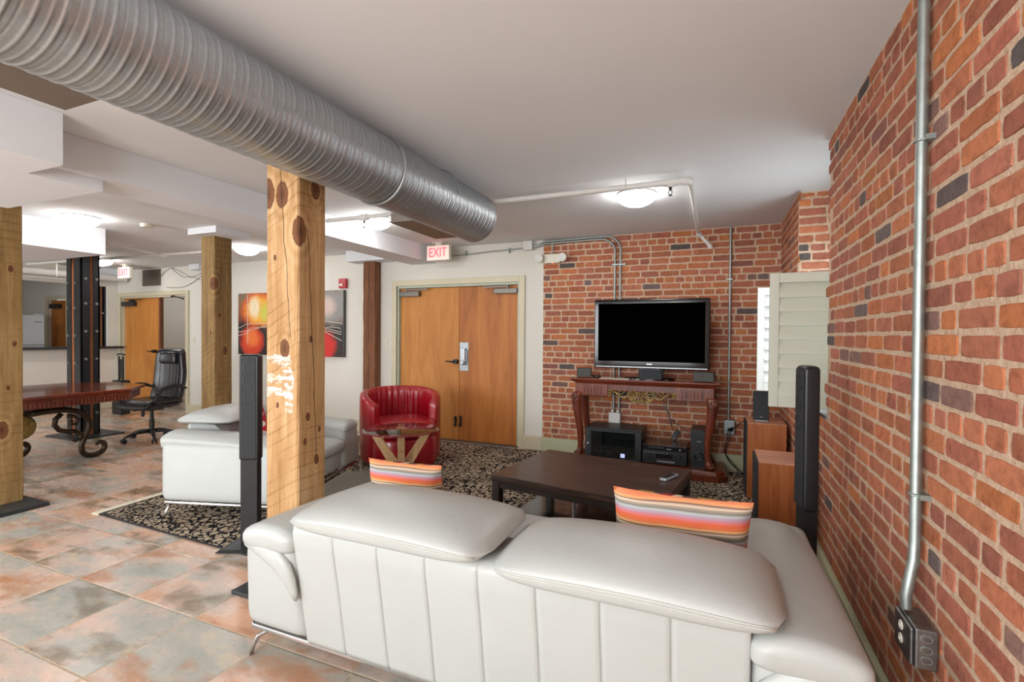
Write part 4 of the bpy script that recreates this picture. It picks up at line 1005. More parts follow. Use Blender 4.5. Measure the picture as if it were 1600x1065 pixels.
def pillow(name, label, loc, rz, tilt, w_, h, th, back, front, roll=0):
    r = thing(name, label, 'pillow', loc, rz)
    def side(sg, mat, nm):
        mb = MB(); N_ = 22; vs_ = []; fs = []
        for j in range(N_+1):
            for i in range(N_+1):
                u, v = 2*i/N_-1, 2*j/N_-1
                pin = 1-.07*(1-abs(u)**2)*abs(v)**3 ; pin2 = 1-.05*(1-abs(v)**2)*abs(u)**3
                x = u*w_/2*pin2; z = v*h/2*pin
                d = th/2*((1-u**4)*(1-v**4))**.55
                d += .006*noise.noise(Vector((u*3, v*3, sg*2+len(label))))*(1-abs(u)**6)*(1-abs(v)**6)
                yy = sg*d
                p = Vector((x, yy, z+h/2))
                p = Matrix.Rotation(tilt, 3, 'X') @ p; p = Matrix.Rotation(roll, 3, 'Y') @ p
                vs_.append(p)
        for j in range(N_):
            for i in range(N_):
                a = j*(N_+1)+i; fs.append((a, a+1, a+N_+2, a+N_+1) if sg < 0 else (a, a+N_+1, a+N_+2, a+1))
        mb.add(vs_, fs); return mb.build(nm, mat, r, smooth=True, recalc=False)
    side(-1, back, 'back_cover'); side(1, front, 'front_cover'); return r
pillow('striped_pillow', 'orange striped pillow at the right end of the near sofa', (-.13, 2.02, .415), math.radians(4), math.radians(12), .50, .40, .15, M['stripes'], M['floral'], math.radians(1))
pillow('striped_pillow', 'tilted orange striped pillow at the left end of the near sofa', (-1.445, 2.12, .425), math.radians(3), math.radians(12), .48, .40, .16, M['stripes'], M['floral'], math.radians(0)).scale = (.88, .88, .86)
pillow('polka_dot_pillow', 'red pillow with white polka dots on the white armchair', (-3.60, 3.02, .45), math.radians(-30), math.radians(10), .40, .40, .14, M['polka'], M['polka'])
# ------------------------------------------------------------------ red barrel chair
def barrel_chair():
    r = thing('barrel_chair', 'glossy red leather barrel chair in front of the double door', 'armchair', (-3.20, 4.48, .008), math.radians(46)); r.scale = (.92, .92, .99)
    R1, R2 = .47, .37; mb = MB(); rings = []; n = 132; a0, a1 = math.radians(-42), math.radians(222)
    for i in range(n+1):
        t = i/n; a = a0+(a1-a0)*t; q = abs(2*t-1)
        top = .80-.13*q**3
        e = 1 if 0 < i < n else .8
        ring2 = [(R1-.03, .03), (R1-.005, .06), (R1, .3), (R1+.005, top-.05), (R1-.005, top-.012), (R1-.04, top), (R2+.02, top-.004), (R2-.012, top-.03), (R2-.005, .5), (R2, .3), (R2, .03)]
        rad = lambda p: (p-(R1+R2)/2)*e+(R1+R2)/2
        pl = .009*math.sin(t*2*PI*22)*max(0, 1-(abs(t-.5)/.24)**2)
        rings.append([(rad(p)*math.cos(a)+(pl*math.cos(a) if 5 < k < 9 else 0), rad(p)*math.sin(a)+(pl*math.sin(a) if 5 < k < 9 else 0), z) for k, (p, z) in enumerate(ring2)])
    mb.loft(rings); mb.build('barrel_back', M['redleather'], r, smooth=True, sub=1)
    def w1(x, y, z): return (x, y, z+.02*max(0, 1-(x*x+y*y)/.1))
    mb = MB(); rings = []
    for (k, z) in ((.90, .335), (.98, .345), (1.0, .385), (1.0, .44), (.96, .47), (.8, .488), (.4, .498), (.02, .50)):
        ring = []
        for a, b in se(40, .355*k, .40*k, 3.4): ring.append((a, b-.115+(-.03*(1-abs(a)/.37) if b < 0 else 0), z))
        rings.append(ring)
    mb.loft(rings); mb.build('seat_cushion', M['redleather'], r, smooth=True)
    mb = MB(); rings = []
    for (k, z) in ((.96, .03), (.985, .05), (1.0, .18), (.99, .30), (.96, .325), (.5, .33)):
        rings.append([(a, b-.10+(-.03*(1-abs(a)/.38) if b < 0 else 0), z) for a, b in se(40, .372*k, .38*k, 3.6)])
    mb.loft(rings); mb.build('seat_base', M['redleather'], r, smooth=True)
    for sx in (-1, 1):
        for sy in (-1, 1):
            mb = MB(); mb.cyl((sx*.24, sy*.24, 0), (sx*.24, sy*.24, .035), .022); mb.build('foot', M['blackplastic'], r)
barrel_chair()
def side_table():
    cx, cy = -2.70, 3.79; r = thing('glass_side_table', 'round glass side table on crossed pale oak legs in front of the red chair', 'side table', (cx, cy, .008), math.radians(-18))
    mb = MB(); mb.lathe([(.001, .498), (.342, .498), (.350, .501), (.350, .507), (.342, .510), (.001, .510)], 64); plabel(mb.build('glass_top', M['glass'], r, smooth=True, angle=40), 'round clear glass top')
    for k in range(4):
        a = k*PI/2+math.radians(-36.5); d = Vector((math.cos(a), math.sin(a), 0)); s_ = Vector((-math.sin(a), math.cos(a), 0))
        mb = MB(); w_ = .032
        P0, P1 = d*.02, d*.25
        def q(p, z, o): return [p+d*o-s_*w_+Vector((0, 0, z)), p+d*o+s_*w_+Vector((0, 0, z))]
        a_ = [*q(P0, .17, -.02), *q(P0, .07, .02)]; b_ = [*q(P1, .497, -.035), *q(P1, .497, .035)]
        ring0 = [a_[0], a_[1], a_[3], a_[2]]; ring1 = [b_[0], b_[1], b_[3], b_[2]]
        mb.loft([ring0, ring1]); mb.build('upper_arm', M['beech'], r, bevel=.003)
        mb = MB(); a_ = [*q(P0, .20, -.03), *q(P0, .10, .02)]; b_ = [*q(d*.22, .001, -.04), *q(d*.22, .001, .03)]
        mb.loft([[a_[0], a_[1], a_[3], a_[2]], [b_[0], b_[1], b_[3], b_[2]]]); mb.build('leg', M['beech'], r, bevel=.003)
side_table()
# ------------------------------------------------------------------ coffee table, remote, low dark table
def coffee_table():
    rz = math.radians(-8.5); r = thing('coffee_table', 'dark espresso wood coffee table with a lower glass shelf on the rug', 'coffee table', (-.815, 3.50, .008), rz)
    L_, D, h = 1.19, .90, .40
    bxo('table_top', (-L_/2, L_/2, -D/2, D/2, h-.048, h), M['espresso'], r, bevel=.004)
    mb = MB(); s_ = .06
    for y in (-D/2+.01, D/2-.03): mb.box(-L_/2+s_, L_/2-s_, y, y+.02, h-.09, h-.048)
    for x in (-L_/2+.01, L_/2-.03): mb.box(x, x+.02, -D/2+s_, D/2-s_, h-.09, h-.048)
    mb.build('apron', M['espressoleg'], r)
    for sx in (-1, 1):
        for sy in (-1, 1):
            x, y = sx*(L_/2-s_/2-.004), sy*(D/2-s_/2-.004); bxo('leg', (x-s_/2, x+s_/2, y-s_/2, y+s_/2, 0, h-.048), M['espressoleg'], r, bevel=.003)
    plabel(bxo('lower_shelf', (-L_/2+.065, L_/2-.065, -D/2+.02, D/2-.02, .075, .088), M['darkglass'], r, bevel=.002), 'dark glossy lower shelf')
    plabel(bxo('shelf_support', (.0, .016, -D/2+.075, -D/2+.09, .088, h-.048), M['silver'], r), 'slim silver upright')
    t = thing('remote_control', 'silver and black remote control on the coffee table', 'remote control', (-.292, 3.545, .008+h), math.radians(-22))
    rounded_block(-.026, .026, -.095, .095, .0, .022, .008, 4, 24, 8, 'Y').build('remote_body', M['silver'], t, smooth=True)
    mb = MB()
    for j in range(7):
        for i in range(3): mb.box(-.017+i*.013, -.007+i*.013, -.075+j*.021, -.062+j*.021, .0205, .0245)
    plabel(mb.build('buttons', M['blackplastic'], t), 'dark button rows')
    r = thing('low_side_table', 'low grey-brown square table between the white armchair and the near sofa', 'low table', (-2.42, 2.84, .008), math.radians(16))
    bxo('table_top', (-.24, .32, -.32, .34, .25, .29), M['greenplate'], r, bevel=.004)
    for sx in (-.22, .30):
        for sy in (-.30, .32): bxo('leg', (sx-.02, sx+.02, sy-.02, sy+.02, 0, .25), M['espressoleg'], r)
coffee_table()
# ------------------------------------------------------------------ console and electronics
def spiral_pts(cx, cz, r0, r1, a0, a1, n=28, y=0): 
    return [(cx+(r0+(r1-r0)*i/n)*math.cos(a0+(a1-a0)*i/n), y, cz+(r0+(r1-r0)*i/n)*math.sin(a0+(a1-a0)*i/n)) for i in range(n+1)]
def console():
    x0, x1, y0, y1 = -1.44, .04, 5.02, 5.50; cx = (x0+x1)/2
    r = thing('console_table', 'carved mahogany console table with gilt scrollwork under the television', 'console table', (cx, (y0+y1)/2, .008)); m_ = M['mahogany']; w_ = (x1-x0)/2; d = (y1-y0)/2
    T = .945
    mb = MB()
    for (ins, z) in ((-.0, T), (.0, T-.014), (.012, T-.022), (.02, T-.034), (.05, T-.05), (.055, T-.055)):
        pass
    prof = [(.055, T-.062), (.05, T-.05), (.024, T-.036), (.014, T-.022), (0, T-.016), (0, T-.002), (.004, T)]
    mb.loft([[(-w_+i, -d+i, z), (w_-i, -d+i, z), (w_-i, d, z), (-w_+i, d, z)] for i, z in prof]); mb.build('table_top', M['mahoganytop'], r)
    # apron with fluted blocks at both ends and a rope edge
    ins = .06; mb = MB(); mb.box(-w_+ins, w_-ins, -d+ins+.012, d-.01, T-.125, T-.06); 
    a = mb.build('apron', m_, r)
    for s_ in (-1, 1):
        mb = MB(); xa, xb = s_*(w_-ins+.0), s_*(w_-.40); lo, hi = min(xa, xb), max(xa, xb)
        mb.box(lo, hi, -d+ins-.003, -d+ins+.02, T-.175, T-.06)
        mb.box(lo, hi, -d+ins-.006, -d+ins+.02, T-.185, T-.175)
        mb.build('end_block', m_, r, bevel=.003)
        mb = MB()
        for k in range(6): x = lo+.075+k*.036 if s_ < 0 else lo+.045+k*.036; mb.box(x, x+.018, -d+ins-.012, -d+ins, T-.160, T-.085)
        mb.build('fluting', m_, r, bevel=.004)
        mb = MB(); mb.box(s_*(w_-ins)-.004, s_*(w_-ins)+.004, -d+ins, d-.02, T-.175, T-.06); mb.build('side_apron', m_, r)
    mb = MB(); n = 70
    for k in range(n):
        x = -w_+.40+(2*w_-.80)*k/(n-1); mb.lathe([(.001, -.006), (.006, 0), (.001, .006)], 6, (x, -d+ins+.006, T-.125))
    mb.build('rope_edge', m_, r)
    for s_ in (-1, 1):
        mb = MB()
        for k in range(28): x = s_*(w_-.40+.34*k/27); mb.lathe([(.001, -.005), (.005, 0), (.001, .005)], 6, (x, -d+ins-.008, T-.185))
        mb.build('rope_edge', m_, r)
    # scrollwork
    mb = MB(); Y = -d+ins+.006; zc = T-.165
    for s_ in (-1, 1):
        def S(pts): return [(s_*p[0], Y, p[2]) for p in pts]
        mb.tube(S(spiral_pts(.085, zc, .048, .008, PI/2, PI/2+2*PI*1.6)), .006, 7)
        mb.tube(S(spiral_pts(.085, zc, .048, .044, PI/2, -PI*.8)), .007, 7)
        mb.tube(S([(.13, 0, zc+.0), (.17, 0, zc-.035), (.21, 0, zc-.02), (.25, 0, zc+.02), (.29, 0, zc+.035)]), [.007, .009, .009, .008, .006], 7)
        mb.tube(S([(.16, 0, zc+.04), (.19, 0, zc+.015), (.23, 0, zc+.0), (.27, 0, zc+.025)]), .006, 7)
        mb.tube(S(spiral_pts(.325, zc+.012, .036, .006, PI*.9, PI*.9-2*PI*1.5)), .0065, 7)
        mb.tube(S([(.20, 0, zc+.045), (.225, 0, zc+.03), (.215, 0, zc+.012)]), .006, 7)
        mb.tube(S([(.0, 0, zc-.03), (.03, 0, zc-.055), (.07, 0, zc-.062), (.11, 0, zc-.045)]), .007, 7)
        mb.tube(S([(.0, 0, zc-.045), (.02, 0, zc-.07), (.045, 0, zc-.078)]), .006, 7)
        mb.tube(S(spiral_pts(.022, zc+.015, .022, .006, 0, 2*PI)), .005, 7)
    for a_ in range(-2, 3): mb.tube([(0, Y, zc-.03), (.018*a_, Y-.004, zc-.06-(.014 if a_ == 0 else 0))], [.006, .004], 6)
    plabel(mb.build('scrollwork', M['gold'], r, smooth=True), 'antique gold scrollwork')
    # carved cabriole legs
    for s_ in (-1, 1):
        for fb in (0, 1):
            Yc = -d+.10 if fb == 0 else d-.07; mb = MB(); rings = []
            path = [(.80, -.085, .045, .062), (.77, -.07, .057, .072), (.72, -.062, .057, .07), (.62, -.072, .048, .058), (.5, -.09, .039, .047), (.38, -.105, .033, .04), (.26, -.11, .029, .035), (.19, -.105, .028, .034), (.155, -.095, .034, .044), (.125, -.085, .046, .058), (.10, -.082, .052, .066)]
            for z, o, rx, ry in path:
                X = s_*(w_+o+.0)*1.0
                rings.append([(s_*(w_+o)+a*1.0, Yc+b+( -.02*math.sin((z-.1)*4)), z) for a, b in se(20, rx, ry, 2.8)])
            mb.loft(rings[::-1]); mb.build('leg', m_, r, smooth=True, sub=1)
            if fb == 0:
                mb = MB(); X = s_*(w_-.062); yf = Yc-.105
                mb.tube([(p[0], yf, p[2]) for p in spiral_pts(X, .755, .035, .006, -PI/2, -PI/2+s_*2*PI*1.7)], .008, 7)
                for k in range(5): mb.tube([(X-.03+.006*k, Yc-.08+.006*k, .70-.03*k), (X, Yc-.095+.008*k, .685-.03*k), (X+.03-.006*k, Yc-.08+.006*k, .70-.03*k)], .007, 6)
                mb.tube([(p[0], Yc-.085, p[2]) for p in spiral_pts(s_*(w_-.085), .145, .03, .006, 0, -s_*2*PI*1.3)], .009, 7)
                mb.build('carving', m_, r, smooth=True)
    # plinth
    mb = MB(); P_ = [(.0, .0), (.0, .055), (.015, .062), (.02, .085), (.03, .095)]
    mb.loft([[(-w_+.02+i, -d+.06+i, z), (-w_+.02+.08+i, -d-.02+i, z), (w_+.07-.08-i, -d-.02+i, z), (w_+.07-i, -d+.06+i, z), (w_+.07-i, d-.01, z), (-w_+.02+i, d-.01, z)] for i, z in P_])
    mb.build('plinth', M['mahogany'], r)
    return T+.008
TT = console()
def tv():
    r = thing('television', 'black flat screen television on an oval stand, screen off', 'television', (-.635, 5.22, TT), math.radians(0.5)); w_, z0, z1 = .578, .105, .83
    rounded_block(-w_, w_, -.03, .045, z0, z1, .012, 14, 60, 6, 'X').build('bezel', M['glossblack'], r, smooth=True, angle=50)
    bxo('screen', (-w_+.045, w_-.045, -.0325, -.03, z0+.075, z1-.045), M['screen'], r)
    bxo('silver_trim', (-w_+.02, w_-.02, -.034, -.028, z0+.012, z0+.02), M['silver'], r)
    t = bxo('badge', (-.028, .028, -.0335, -.031, z0+.045, z0+.055), M['silver'], r)
    plabel(t, 'small silver badge'); 
    mb = MB(); mb.box(-.25, .25, -.0335, -.031, z0+.028, z0+.034); mb.build('speaker_slot', M['grille'], r)
    mb = MB(); mb.lathe([(.001, .0), (.19, .0), (.19, .008), (.17, .016), (.001, .02)], 40, (0, .0, 0), sx=1.35, sy=.6); mb.build('stand_base', M['glossblack'], r, smooth=True, angle=40)
    bxo('stand_neck', (-.10, .10, .0, .035, .015, z0+.03), M['glossblack'], r)
tv()
def satellite(x, y, w_, lb, mat, rz=0):
    r = thing('shelf_speaker', lb, 'speaker', (x, y, TT), rz, 'small speakers on the console')
    rounded_block(-w_/2, w_/2, -.04, .05, .004, .10, .012, 6, 40, 6, 'X').build('cabinet', M['blackplastic'], r, smooth=True)
    rounded_block(-w_/2+.006, w_/2-.006, -.052, -.036, .008, .096, .008, 9, 40, 4, 'X').build('grille', mat, r, smooth=True)
satellite(-1.315, 5.17, .155, 'small grey-faced speaker at the left end of the console', M['greygrille'], .25)
satellite(-.61, 5.11, .24, 'wide dark centre speaker on the console below the television', M['grille'])
satellite(-.105, 5.13, .20, 'small grey-faced speaker at the right end of the console', M['greygrille'], -.1)
mb = MB(); mb.box(-.15, .15, -.09, .09, 0, .002); 
o = bxo('paper_sheet', (-1.12, -.82, 5.03, 5.16, TT, TT+.003), M['paper']); tag(o, 'loose sheet of paper on the console beside the centre speaker', 'paper')
o = MB(); o.tube([(-1.23, 5.2, TT+.012), (-1.19, 5.17, TT+.012), (-1.14, 5.18, TT+.012), (-1.16, 5.21, TT+.012)], .011, 8); tag(o.build('cable_coil', M['blackplastic'], None, smooth=True), 'short black cable bundle beside the left shelf speaker', 'cable')
PZ = .008+.095
def rack():
    r = thing('equipment_cabinet', 'black equipment cabinet with a smoked glass door under the console', 'cabinet', (-.985, 5.27, PZ)); w_ = .29
    mb = MB(); mb.box(-w_, w_, -.17, .19, 0, .012); mb.box(-w_, w_, -.17, .19, .31, .325); mb.box(-w_, -w_+.012, -.17, .19, .012, .31); mb.box(w_-.012, w_, -.17, .19, .012, .31); mb.box(-w_, w_, .178, .19, .012, .31)
    mb.build('cabinet_body', M['steelblack'], r, bevel=.002)
    f = MB(); f.box(-w_, -w_+.062, -.185, -.17, .0, .31); f.box(w_-.062, w_, -.185, -.17, 0, .31); f.box(-w_+.062, w_-.062, -.185, -.17, .29, .31); f.box(-w_+.062, w_-.062, -.185, -.17, 0, .02); f = f.build('door', M['blackplastic'], r, bevel=.002)
    bxo('door_glass', (-w_+.062, w_-.062, -.180, -.175, .02, .29), M['smoked'], f)
    k = MB(); k.lathe([(.001, -.20), (.011, -.20), (.012, -.185)], 14, (-w_+.03, 0, .16), axis='Y'); plabel(k.build('door_lock', M['silver'], f), 'round silver lock')
    mb = MB(); mb.box(-.2, .2, -.12, .12, .02, .10); mb.box(-.2, .2, -.12, .12, .14, .2); mb.build('inner_unit', M['blackplastic'], r)
    plabel(bxo('display', (.082, .125, -.1825, -.180, .035, .075), M['led'], r), 'small lit bluish display')
rack()
def av():
    r = thing('av_receiver', 'black audio receiver with silver front knobs beneath the disc player', 'receiver', (-.47, 5.25, PZ)); w_ = .215
    bxo('case', (-w_, w_, -.15, .15, .01, .145), M['blackplastic'], r, bevel=.004)
    plabel(bxo('display_window', (-.08, .08, -.153, -.149, .07, .11), M['glossblack'], r), 'dark glossy display')
    for x, rr_ in ((.135, .026), (-.15, .016)):
        mb = MB(); mb.lathe([(.001, -.172), (rr_, -.172), (rr_+.003, -.15)], 24, (x, 0, .09), axis='Y'); mb.build('knob', M['steelblack'], r, smooth=True, angle=40)
    bxo('drawer_flap', (-.07, .10, -.154, -.149, .03, .042), M['silver'], r)
    mb = MB()
    for i in range(8): mb.box(-.19+.03*i, -.178+.03*i, -.153, -.149, .118, .124)
    mb.build('buttons', M['silver'], r)
    for sx in (-1, 1): 
        for sy in (-1, 1): 
            mb = MB(); mb.cyl((sx*.17, sy*.12, 0), (sx*.17, sy*.12, .008), .018); mb.build('foot', M['blackplastic'], r)
    r = thing('disc_player', 'slim black disc player stacked on the receiver', 'disc player', (-.47, 5.25, PZ+.1455))
    bxo('case', (-w_, w_, -.16, .14, 0, .052), M['glossblack'], r, bevel=.003); bxo('disc_tray', (-.16, 0, -.163, -.159, .02, .036), M['blackplastic'], r)
    mb = MB(); mb.lathe([(.001, -.166), (.008, -.166), (.009, -.16)], 12, (.15, 0, .022), axis='Y'); mb.box(.02, .07, -.1625, -.159, .018, .024); mb.build('controls', M['silver'], r)
    r = thing('subwoofer', 'tall black subwoofer with a round port beside the right console leg', 'subwoofer', (-.145, 5.30, PZ))
    bxo('cabinet', (-.078, .078, -.19, .14, 0, .375), M['blackplastic'], r, bevel=.004)
    mb = MB(); mb.lathe([(.032, -.192), (.040, -.196), (.043, -.19)], 28, (0, 0, .12), axis='Y', cap=False); mb.lathe([(.001, -.165), (.03, -.17), (.032, -.192)], 28, (0, 0, .12), axis='Y', cap=False); mb.build('bass_port', M['glossblack'], r, smooth=True)
    plabel(bxo('badge', (-.02, .02, -.193, -.19, .262, .268), M['silver'], r), 'small silver badge')
    r = thing('power_adapter', 'black power adapter hanging on its cord under the console', 'power adapter', (-.385, 5.40, .36))
    mb = MB(); Mx = Matrix.Rotation(math.radians(30), 4, 'Y'); mb.box(-.025, .025, -.016, .016, -.055, .055, M=Mx); mb.build('adapter_body', M['blackplastic'], r, bevel=.004)
    mb = MB(); mb.tube([(-.025, 0, .05), (-.06, .0, .14), (-.12, .02, .30), (-.16, .05, .45)], .004, 6); mb.tube([(-.03, 0, .05), (-.05, .0, .15), (-.10, .02, .32), (-.11, .05, .45)], .004, 6); mb.build('cord', M['blackplastic'], r)
    mb = MB(); mb.tube([(-.47, 5.40, .62), (-.44, 5.42, .52), (-.30, 5.43, .42), (-.22, 5.40, .37)], .004, 6); tag(mb.build('speaker_wire', M['blackplastic'], None), 'thin black wire crossing the brick behind the subwoofer', 'cable')
av()
for k, (pts, lb) in enumerate((([(.15, 5.54, .43), (.13, 5.50, .33), (.10, 5.55, .2), (.14, 5.53, .1), (.24, 5.46, .03), (.30, 5.38, .018)], 'black power cord dropping from the right outlet to the rug'),
            ([(.13, 5.54, .43), (.10, 5.52, .30), (.09, 5.52, .21), (.13, 5.54, .13), (.20, 5.5, .06), (.22, 5.40, .018)], 'shorter black power cord hanging from the right outlet'),
            ([(.16, 5.54, .44), (.22, 5.50, .50), (.32, 5.40, .60), (.36, 5.20, .665), (.38, 5.0, .672)], 'black cable rising from the outlet to the small tabletop speaker'))):
    mb = MB(); n = len(pts); P = []
    for i in range(n-1):
        p0, p1, p2, p3 = [Vector(pts[max(0, min(n-1, j))]) for j in (i-1, i, i+1, i+2)]
        for q in range(8):
            t = q/8; P.append(.5*((2*p1)+(p2-p0)*t+(2*p0-5*p1+4*p2-p3)*t*t+(3*p1-p0-3*p2+p3)*t**3))
    P.append(Vector(pts[-1])); mb.tube(P, .0045, 6); mb.box(pts[0][0]-.012, pts[0][0]+.012, 5.525, 5.55, pts[0][2]-.012, pts[0][2]+.02)
    tag(mb.build('black_cable', M['blackplastic'], None, smooth=True), lb, 'cable')
# ------------------------------------------------------------------ wooden speakers and tower speakers
def wooden_speaker(x0, x1, y0, y1, h, lb):
    r = thing('wooden_speaker', lb, 'speaker', ((x0+x1)/2, (y0+y1)/2, .008)); w_, d = (x1-x0)/2, (y1-y0)/2
    bxo('cabinet', (-w_+.012, w_, -d, d, 0, h-.006), M['walnut'], r, bevel=.002)
    bxo('top_veneer', (-w_+.012, w_, -d, d, h-.006, h), M['walnuttop'], r)
    bxo('front_grille', (-w_, -w_+.012, -d+.01, d-.01, .01, h-.01), M['grille'], r)
wooden_speaker(.245, .555, 4.67, 5.05, .65, 'taller orange walnut speaker cabinet in the brick corner with a small speaker on top')
wooden_speaker(.245, .53, 3.45, 3.83, .60, 'nearer walnut speaker cabinet with a pale top beside the black tower speaker')
r = thing('tabletop_speaker', 'small black mesh speaker standing on the taller walnut cabinet', 'speaker', (.372, 4.83, .662), 0)
mb = MB(); Mx = Matrix.Rotation(math.radians(-8), 4, 'X'); mb.box(-.062, .062, -.03, .03, .008, .255, M=Mx); mb.build('cabinet', M['grille'], r, bevel=.006)
bxo('foot', (-.05, .05, -.055, .05, 0, .008), M['silver'], r); bxo('badge', (-.008, .008, -.036, -.033, .03, .036), M['silver'], r)
def tower(loc, rz, lb, base=True):
    r = thing('tower_speaker', lb, 'speaker', loc, rz, 'slim black tower speakers')
    def w2(x, y, z): return (x, y+(.02 if z > 1.23 and y > .0 else 0), z)
    rounded_block(-.064, .064, -.04, .03, .56, 1.255, .02, 7, 40, 20, 'Z').build('cabinet', M['blackplastic'], r, smooth=True)
    plabel(bxo('front_grille', (-.05, .05, -.0435, -.038, .58, 1.235), M['grille'], r, bevel=.002), 'dark cloth front')
    mb = MB()
    for z in (.98, 1.08, 1.17): mb.lathe([(.032, -.0445), (.035, -.046), (.038, -.0435)], 28, (0, 0, z), axis='Y', cap=False)
    mb.build('driver_rings', M['blackplastic'], r, smooth=True)
    bxo('stand_column', (-.055, .055, -.034, .026, .012, .57), M['blackplastic'], r, bevel=.004)
    mb = MB(); mb.loft([[(-.16, -.13, .0), (.16, -.13, 0), (.12, .16, 0), (-.12, .16, 0)], [(-.16, -.13, .006), (.16, -.13, .006), (.12, .16, .006), (-.12, .16, .006)], [(-.14, -.11, .014), (.14, -.11, .014), (.1, .14, .014), (-.1, .14, .014)]])
    mb.build('base', M['blackplastic'], r)
tower((-2.81, 2.29, .008), math.radians(24), 'slim black tower speaker on a flat base left of the near timber post')
tower((.415, 2.72, .008), math.radians(-80), 'slim black tower speaker between the near sofa arm and the brick wall')
# ------------------------------------------------------------------ dining table and office chair
def dining_table():
    Z = .78; x0, x1, y0, y1, c = -7.3, -5.97, .7, 3.70, .34; cx, cy = (x0+x1)/2, (y0+y1)/2
    r = thing('dining_table', 'long glossy mahogany table with scrolled iron legs behind the left timber post', 'table', (cx, cy, 0))
    def poly(i): return [(x0+c-cx, y0+i-cy), (x1-c-cx, y0+i-cy), (x1-i-cx, y0+c-cy), (x1-i-cx, y1-c-cy), (x1-c-i*.4-cx, y1-i-cy), (x0+c+i*.4-cx, y1-i-cy), (x0+i-cx, y1-c-cy), (x0+i-cx, y0+c-cy)]
    mb = MB(); mb.loft([[(x, y, z) for x, y in poly(i)] for i, z in ((.05, Z-.075), (.045, Z-.04), (.02, Z-.036), (.0, Z-.026), (0, Z-.006), (.006, Z))]); mb.build('table_top', M['mahoganytop'], r)
    mb = MB(); mb.loft([[(x, y, z) for x, y in poly(i)] for i, z in ((.06, Z-.13), (.05, Z-.12), (.05, Z-.06))]); mb.build('apron', M['mahoganytop'], r)
    mb = MB(); k = 0
    y = y0+c
    while y < y1-c:
        mb.box(x1-.056-cx, x1-.040-cx, y-cy, y+.018-cy, Z-.118, Z-.065); y += .034
    mb.build('gadroon_edge', M['mahogany'], r, bevel=.004)
    for yy in (1.1, 2.72):
        mb = MB(); 
        mb.tube([(0, yy-cy-.35, .55), (0, yy-cy+.35, .55)], .03, 10)
        for (xx, y2) in ((.15, -.25), (.15, -.05), (.15, .12), (-.15, -.2), (-.15, .05), (.15, .24)): mb.tube([(xx*1.6, yy+y2-cy, Z-.13), (xx, yy+y2-cy, .55)], .022, 8)
        mb.box(-.15, .15, yy-.28-cy, yy+.24-cy, .53, .57)
        mb.build('trestle', M['iron'], r)
        p = MB(); p.lathe([(.001, .028), (.10, .022), (.125, .0), (.125, -.02), (.001, -.03)], 30, (.24, yy-.13-cy, .44), axis='X'); p = p.build('medallion', M['gold'], r, smooth=True, angle=50)
        for sx in (.24, -.42):
            for sy in ((1, -1) if yy < 2 else (1,)):
                mb = MB(); P = [(0, .56), (.15, .575), (.30, .565), (.42, .52), (.49, .44), (.50, .36), (.47, .27), (.43, .18), (.43, .10), (.47, .045), (.54, .03), (.61, .05), (.645, .10), (.63, .155), (.58, .16), (.56, .125)]
                if sx < 0: P = [(0, .5), (.05, .42), (.08, .35), (.07, .26), (.06, .16), (.09, .06), (.16, .03), (.22, .05), (.25, .11), (.22, .16), (.17, .15), (.17, .11)]
                q = []
                n = len(P)
                for i in range(n-1):
                    a, b, c_, d = [Vector((P[max(0, min(n-1, j))][0], P[max(0, min(n-1, j))][1], 0)) for j in (i-1, i, i+1, i+2)]
                    for t in (0, .33, .66): q.append(.5*((2*b)+(c_-a)*t+(2*a-5*b+4*c_-d)*t*t+(3*b-a-3*c_+d)*t**3))
                mb.tube([(sx, yy-cy+sy*v.x-.05*sy, v.y) for v in q], [.028]*(len(q)-6)+[.026, .024, .022, .02, .018, .014], 10, sq=1)
                if sx > 0:
                    mb.tube([(sx, yy-cy+sy*(x)-.05*sy, z) for x, z in ((.30, .50), (.36, .49), (.40, .45), (.38, .40), (.33, .41), (.34, .45))], .018, 8)
                    mb.tube([(sx, yy-cy+sy*(x)-.05*sy, z) for x, z in ((.25, .53), (.20, .48), (.19, .42), (.23, .36), (.30, .335), (.37, .325), (.42, .29), (.42, .24), (.37, .22), (.33, .25))], [.026, .026, .026, .025, .024, .024, .022, .02, .018, .015], 8)
                mb.build('leg', M['iron'], r, smooth=True)
dining_table()
